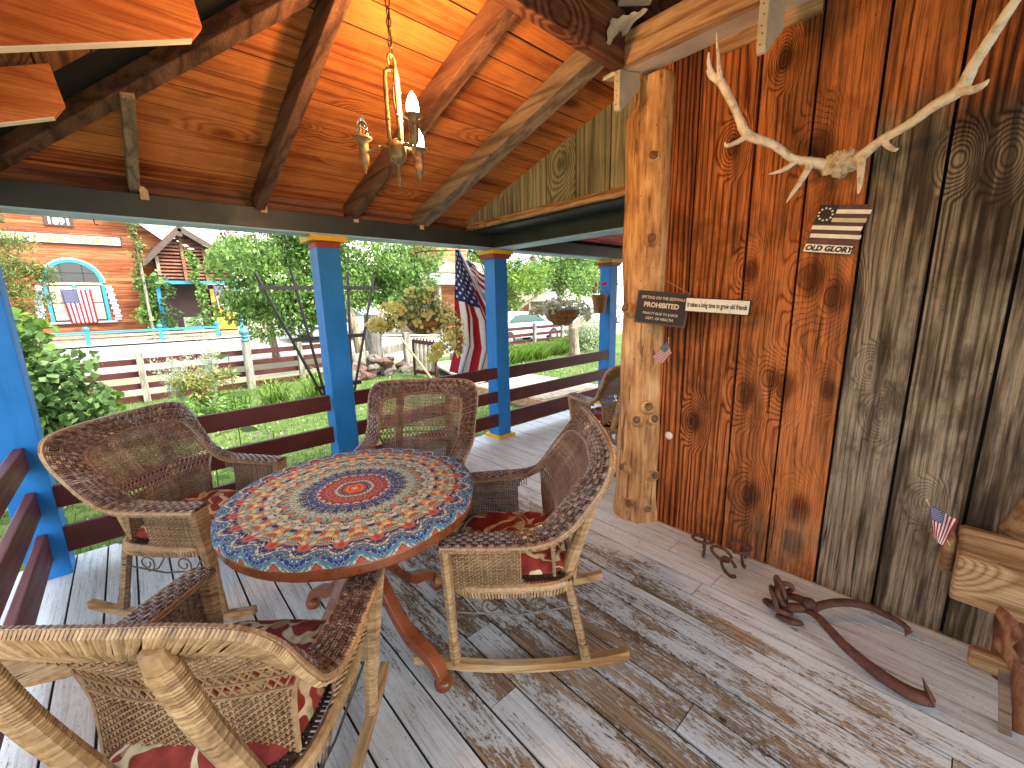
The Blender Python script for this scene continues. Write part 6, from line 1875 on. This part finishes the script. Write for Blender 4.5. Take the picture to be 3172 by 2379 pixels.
hung_flag('flag hanging at the right side of the slatted church porch', 3.18, 3.80, 1.40, 2.45, 23.9, .05)
# slatted porch gable
pg = empty('church_porch', (2.6, 25, .0), label='gabled porch of horizontal reddish slats in front of the church', cat='porch')
m = MB()
for a, b in (((2.36, 5.06), (.86, 3.45)), ((2.34, 5.06), (4.55, 3.55))):
    m.bar((a[0], 26.2, a[1]), (b[0], 26.2, b[1]), 3.4, .09)
M_pgroof = plain('dark_brown_shingle', (.055, .038, .028), .8, var=.3)
att(m, 'roof', M_pgroof, pg)
m = MB()
for a, b in (((2.38, 4.95), (.92, 3.38)), ((2.32, 4.95), (4.5, 3.48))): m.bar((a[0], 24.52, a[1]), (b[0], 24.52, b[1]), .08, .20)
m.bx(2.26, 2.44, 24.5, 24.7, 4.62, 4.90); att(m, 'barge_board', plain('brown_barge_paint', (.075, .048, .034), .7, var=.3), pg)
m = MB(); z = 2.78; k = 0
while z < 4.75:
    xl = max(1.40, 2.36 - (4.80 - z) * .93); xr = min(4.05, 2.34 + (4.78 - z) * 1.45); m.cur = (random.random(), random.random(), 0)
    if xr > xl: m.bx(xl, xr, 24.98, 25.02, z, z + .075)
    z += .155
att(m, 'slats', M_slatw, pg)
for x, z1_ in ((1.42, 3.75), (2.36, 4.7), (3.17, 4.15), (4.05, 3.65)):
    m = MB(); m.bx(x - .06, x + .06, 24.9, 24.975, 2.70, z1_); att(m, 'upright', M_slatw if x > 1.5 else M_gabw, pg)
m = MB(); m.bx(1.3, 4.2, 25.7, 25.75, .1, 4.2); m.bx(1.35, 4.1, 25.06, 25.7, 2.72, 2.76); att(m, 'dark_interior', M_darkin, pg)
m = MB(); m.bx(3.25, 4.15, 25.55, 25.60, .35, 2.35); att(m, 'yellow_door', plain('spotted_yellow', (.48, .32, .04), .6, var=.7, scale=9), pg)
for x, z in ((1.22, 0), (4.1, 0)):
    m = MB(); m.bx(x - .07, x + .07, 23.95, 24.08, .1, 2.50); att(m, 'turquoise_post', M_turq, pg)
m = MB(); m.bx(1.15, 4.2, 23.93, 24.10, 2.505, 2.64); att(m, 'turquoise_beam', M_turq, pg)
m = MB()
for k in range(11): m.bx(1.95, 2.65, 24.35, 24.39, .45 + k * .055, .485 + k * .055)
m.bx(1.9, 2.7, 24.4, 24.9, .42, .46); o = m.build('porch_bench', plain('green_white_paint', (.42, .50, .42), .6)); tag(o, 'pale green slatted bench inside the church porch', 'bench')
# low turquoise rail and steps
e = empty('turquoise_railing', (0, 23, .1), label='long turquoise topped railing in front of the church', cat='railing')
m = MB(); m.bx(-2.6, 2.95, 22.95, 23.08, .56, .64); att(m, 'top_rail', M_turq, e)
for k in range(3):
    m = MB(); m.cur = (k * .3, .5, 0); m.bx(-3.0, 3.0, 22.98, 23.02, .10 + k * .15, .20 + k * .15); att(m, 'board', M_gabw, e)
for x in (-1.2, 1.0, 2.98):
    m = MB(); m.lathe([(.05, 0), (.05, .08), (.09, .10), (.10, .16), (.07, .22), (.001, .24)], (x, 23.01, .60), 12); m.bx(x - .06, x + .06, 22.95, 23.07, .05, .60); att(m, 'finial_post', M_turq, e)
m = MB(); m.bx(3.12, 5.2, 23.2, 25.0, .02, .30); m.bx(3.2, 4.6, 23.3, 24.9, .31, .32); o = m.build('entry_ramp', M_gabw); tag(o, 'grey wooden entry platform right of the turquoise railing', 'platform')
m = MB(); m.tube([(.80, 23.9, .05), (.79, 23.9, 3.6)], .055, 8); m.tube([(.78, 23.9, 3.6), (.78, 23.9, 6.5)], .03, 8); o = m.build('pale_pole', M_fpost); tag(o, 'pale pole wrapped in vine standing before the church corner', 'pole')

# ================================================================ buildings beyond the gate
M_orsid = siding_mat('orange_siding', (.24, .08, .03), (.42, .18, .075), (.55, .30, .15), .16)
M_metal = plain('blue_white_metal_roof', (.48, .56, .60), .45, var=.12, scale=3)
ff = empty('false_front_store', (17.5, 24, -.7), label='wooden false front store with a scrolled board and metal awning behind the flag', cat='building')
m = MB(); m.bx(15.6, 18.05, 24.2, 28, -.8, 6.2); att(m, 'wall', M_orsid, ff)
m = MB(); m.bx(14.6, 20.4, 24.5, 28, -.8, 3.6); att(m, 'lower_wall', M_gabw, ff)
m = MB(); m.prism([(15.3, 3.35), (15.3, 3.95), (16.2, 4.15), (17.2, 3.85), (18.2, 4.15), (19.2, 4.05), (19.6, 3.7), (19.6, 3.35)], 1, 24.0, 24.1); att(m, 'scrolled_board', M_fpost, ff)
m = MB(); m.bar((17.5, 23.9, 3.25), (17.5, 22.6, 2.55), 6.0, .05); att(m, 'metal_awning', M_metal, ff)
for x in (14.8, 16.2, 17.6, 19.0, 20.2):
    m = MB(); m.bx(x - .08, x + .08, 22.8, 22.96, -.75, 2.6); att(m, 'awning_post', M_fpost, ff)
for x in (15.4, 16.9, 18.4):
    m = MB(); m.bx(x - .4, x + .4, 24.44, 24.48, .1, 1.9); att(m, 'window', M_dglass, ff)
bn_ = empty('weathered_barn', (30, 30, -.8), label='weathered barn with a pale roof seen above the trees right of the corner post', cat='building')
m = MB(); m.prism([(27.8, -.8), (27.8, 3.2), (29.9, 5.6), (32.4, 3.2), (32.4, -.8)], 1, 30, 40); att(m, 'wall', M_gabw, bn_)
m = MB()
m.bar((29.75, 34.8, 5.75), (26.8, 34.8, 2.85), 10.6, .08); att(m, 'roof', M_metal, bn_)
m = MB(); m.bar((30.0, 34.8, 5.75), (33.4, 34.8, 2.6), 10.6, .08); att(m, 'roof', plain('dry_thatch_roof', (.50, .46, .36), .8, var=.3, scale=4), bn_)
sh = empty('shop_front', (30, 28.5, -.8), label='dark wood shop front with a red door beyond the right hand fence', cat='building')
m = MB(); m.bx(24.5, 36, 28.5, 29.9, -.85, 1.4); att(m, 'wall', M_gabw, sh)
m = MB(); m.bx(24.3, 36.2, 27.0, 28.6, 1.3, 1.42); att(m, 'porch_roof', M_gabw, sh)
m = MB(); m.bx(27.6, 28.3, 28.44, 28.49, -.75, .95); att(m, 'red_door', plain('red_door_paint', (.36, .05, .04), .6), sh)
for x in (25.6, 29.8, 31.6):
    m = MB(); m.bx(x - .45, x + .45, 28.44, 28.49, .0, .9); att(m, 'window', M_dglass, sh)
for x in (24.8, 27.0, 28.8, 31, 33.5):
    m = MB(); m.bx(x - .07, x + .07, 27.1, 27.24, -.8, 1.3); att(m, 'post', M_fpost, sh)
m = MB(); m.bx(25.2, 26.6, 26.2, 26.6, -.38, -.30); m.bx(25.2, 26.6, 26.6, 26.66, -.3, .12); m.bx(25.25, 25.35, 26.2, 26.6, -.75, -.38); m.bx(26.45, 26.55, 26.2, 26.6, -.75, -.38)
o = m.build('white_bench', M_white); tag(o, 'white bench standing before the dark shop front', 'bench')

# ================================================================ cars
M_carw = plain('white_car_paint', (.62, .64, .66), .25, var=.05, spec=.6); M_cargl = plain('green_tinted_glass', (.05, .10, .09), .1, spec=.8, var=.2); M_tyre = plain('black_rubber', (.02, .02, .02), .8); M_rim = plain('grey_rim', (.35, .35, .36), .35, metal=.6); M_taill = plain('red_lamp', (.55, .02, .02), .3)
def car(label, x, y, z, L_, H_, rot, suv=False):
    e = empty('parked_car', (x, y, z), rot, label, 'car', 'cars parked along the street')
    W = 1.75; h = H_
    prof = [(-L_ / 2, .35), (-L_ / 2, .62 * h), (-L_ / 2 + .12, .66 * h)] + ([(-L_ / 2 + .35, .97 * h), (L_ * .10, h), (L_ * .26, .66 * h)] if suv else [(-L_ * .36, .68 * h), (-L_ * .24, .98 * h), (L_ * .06, h), (L_ * .24, .66 * h)]) + [(L_ * .46, .58 * h), (L_ / 2, .46 * h), (L_ / 2, .30)]
    m = MB(); m.prism(prof, 1, -W / 2, W / 2); m.build('body', M_carw, e, bevel=.06, bseg=3)
    gl = ([(-L_ / 2 + .36, .70 * h), (-L_ / 2 + .48, .93 * h), (L_ * .09, .95 * h), (L_ * .22, .70 * h)] if suv else [(-L_ * .33, .70 * h), (-L_ * .23, .93 * h), (L_ * .05, .95 * h), (L_ * .20, .70 * h)])
    for s_ in (-1, 1):
        m = MB(); m.prism(gl, 1, s_ * (W / 2 + .002), s_ * (W / 2 + .008)); m.build('side_window', M_cargl, e)
    m = MB(); m.bar((L_ * .105 + .03, 0, .97 * h), (L_ * .25 + .03, 0, .69 * h), W * .84, .01, up=(1, 0, .5)); m.build('windscreen', M_cargl, e)
    for sx_ in (-.31, .31):
        for s_ in (-1, 1):
            m = MB(); m.lathe([(.001, -.1), (.30, -.1), (.33, -.07), (.33, .07), (.30, .1), (.001, .1)], (L_ * sx_, s_ * (W / 2 - .08), .33), 20, RX(PI / 2, 3, 'X')); w_ = m.build('wheel', M_tyre, e)
            m = MB(); m.lathe([(.001, -.112), (.18, -.11), (.19, -.10), (.001, -.10)] if s_ > 0 else [(.001, .10), (.19, .10), (.18, .11), (.001, .112)], (L_ * sx_, s_ * (W / 2 - .08), .33), 16, RX(PI / 2, 3, 'X')); m.build('rim', M_rim, w_)
    for s_ in (-1, 1):
        m = MB(); m.box((-L_ / 2 - .005, s_ * .68, .58 * h), (.03, .22, .16)); m.build('tail_lamp', M_taill, e)
        m = MB(); m.box((L_ / 2 + .0, s_ * .62, .47 * h), (.03, .28, .12)); m.build('headlight', M_rim, e)
    m = MB(); m.box((-L_ / 2 - .01, 0, .40), (.10, W * .98, .16)); m.build('bumper', M_rim, e)
    return e
car('white car with greenish glass parked just behind the right hand fence', 12.6, 13.4, -.40, 4.4, 1.38, .03)
car('white vehicle with a red lamp parked behind the small pruned tree', 19.5, 15.6, -.50, 4.5, 1.55, .05, True)
car('white vehicle seen through the gap beside the far blue post', 26.8, 19.5, -.55, 4.8, 1.75, .05, True)
car('white car parked under the large tree behind the trellis', 7.2, 19.5, -.08, 4.4, 1.4, .02)
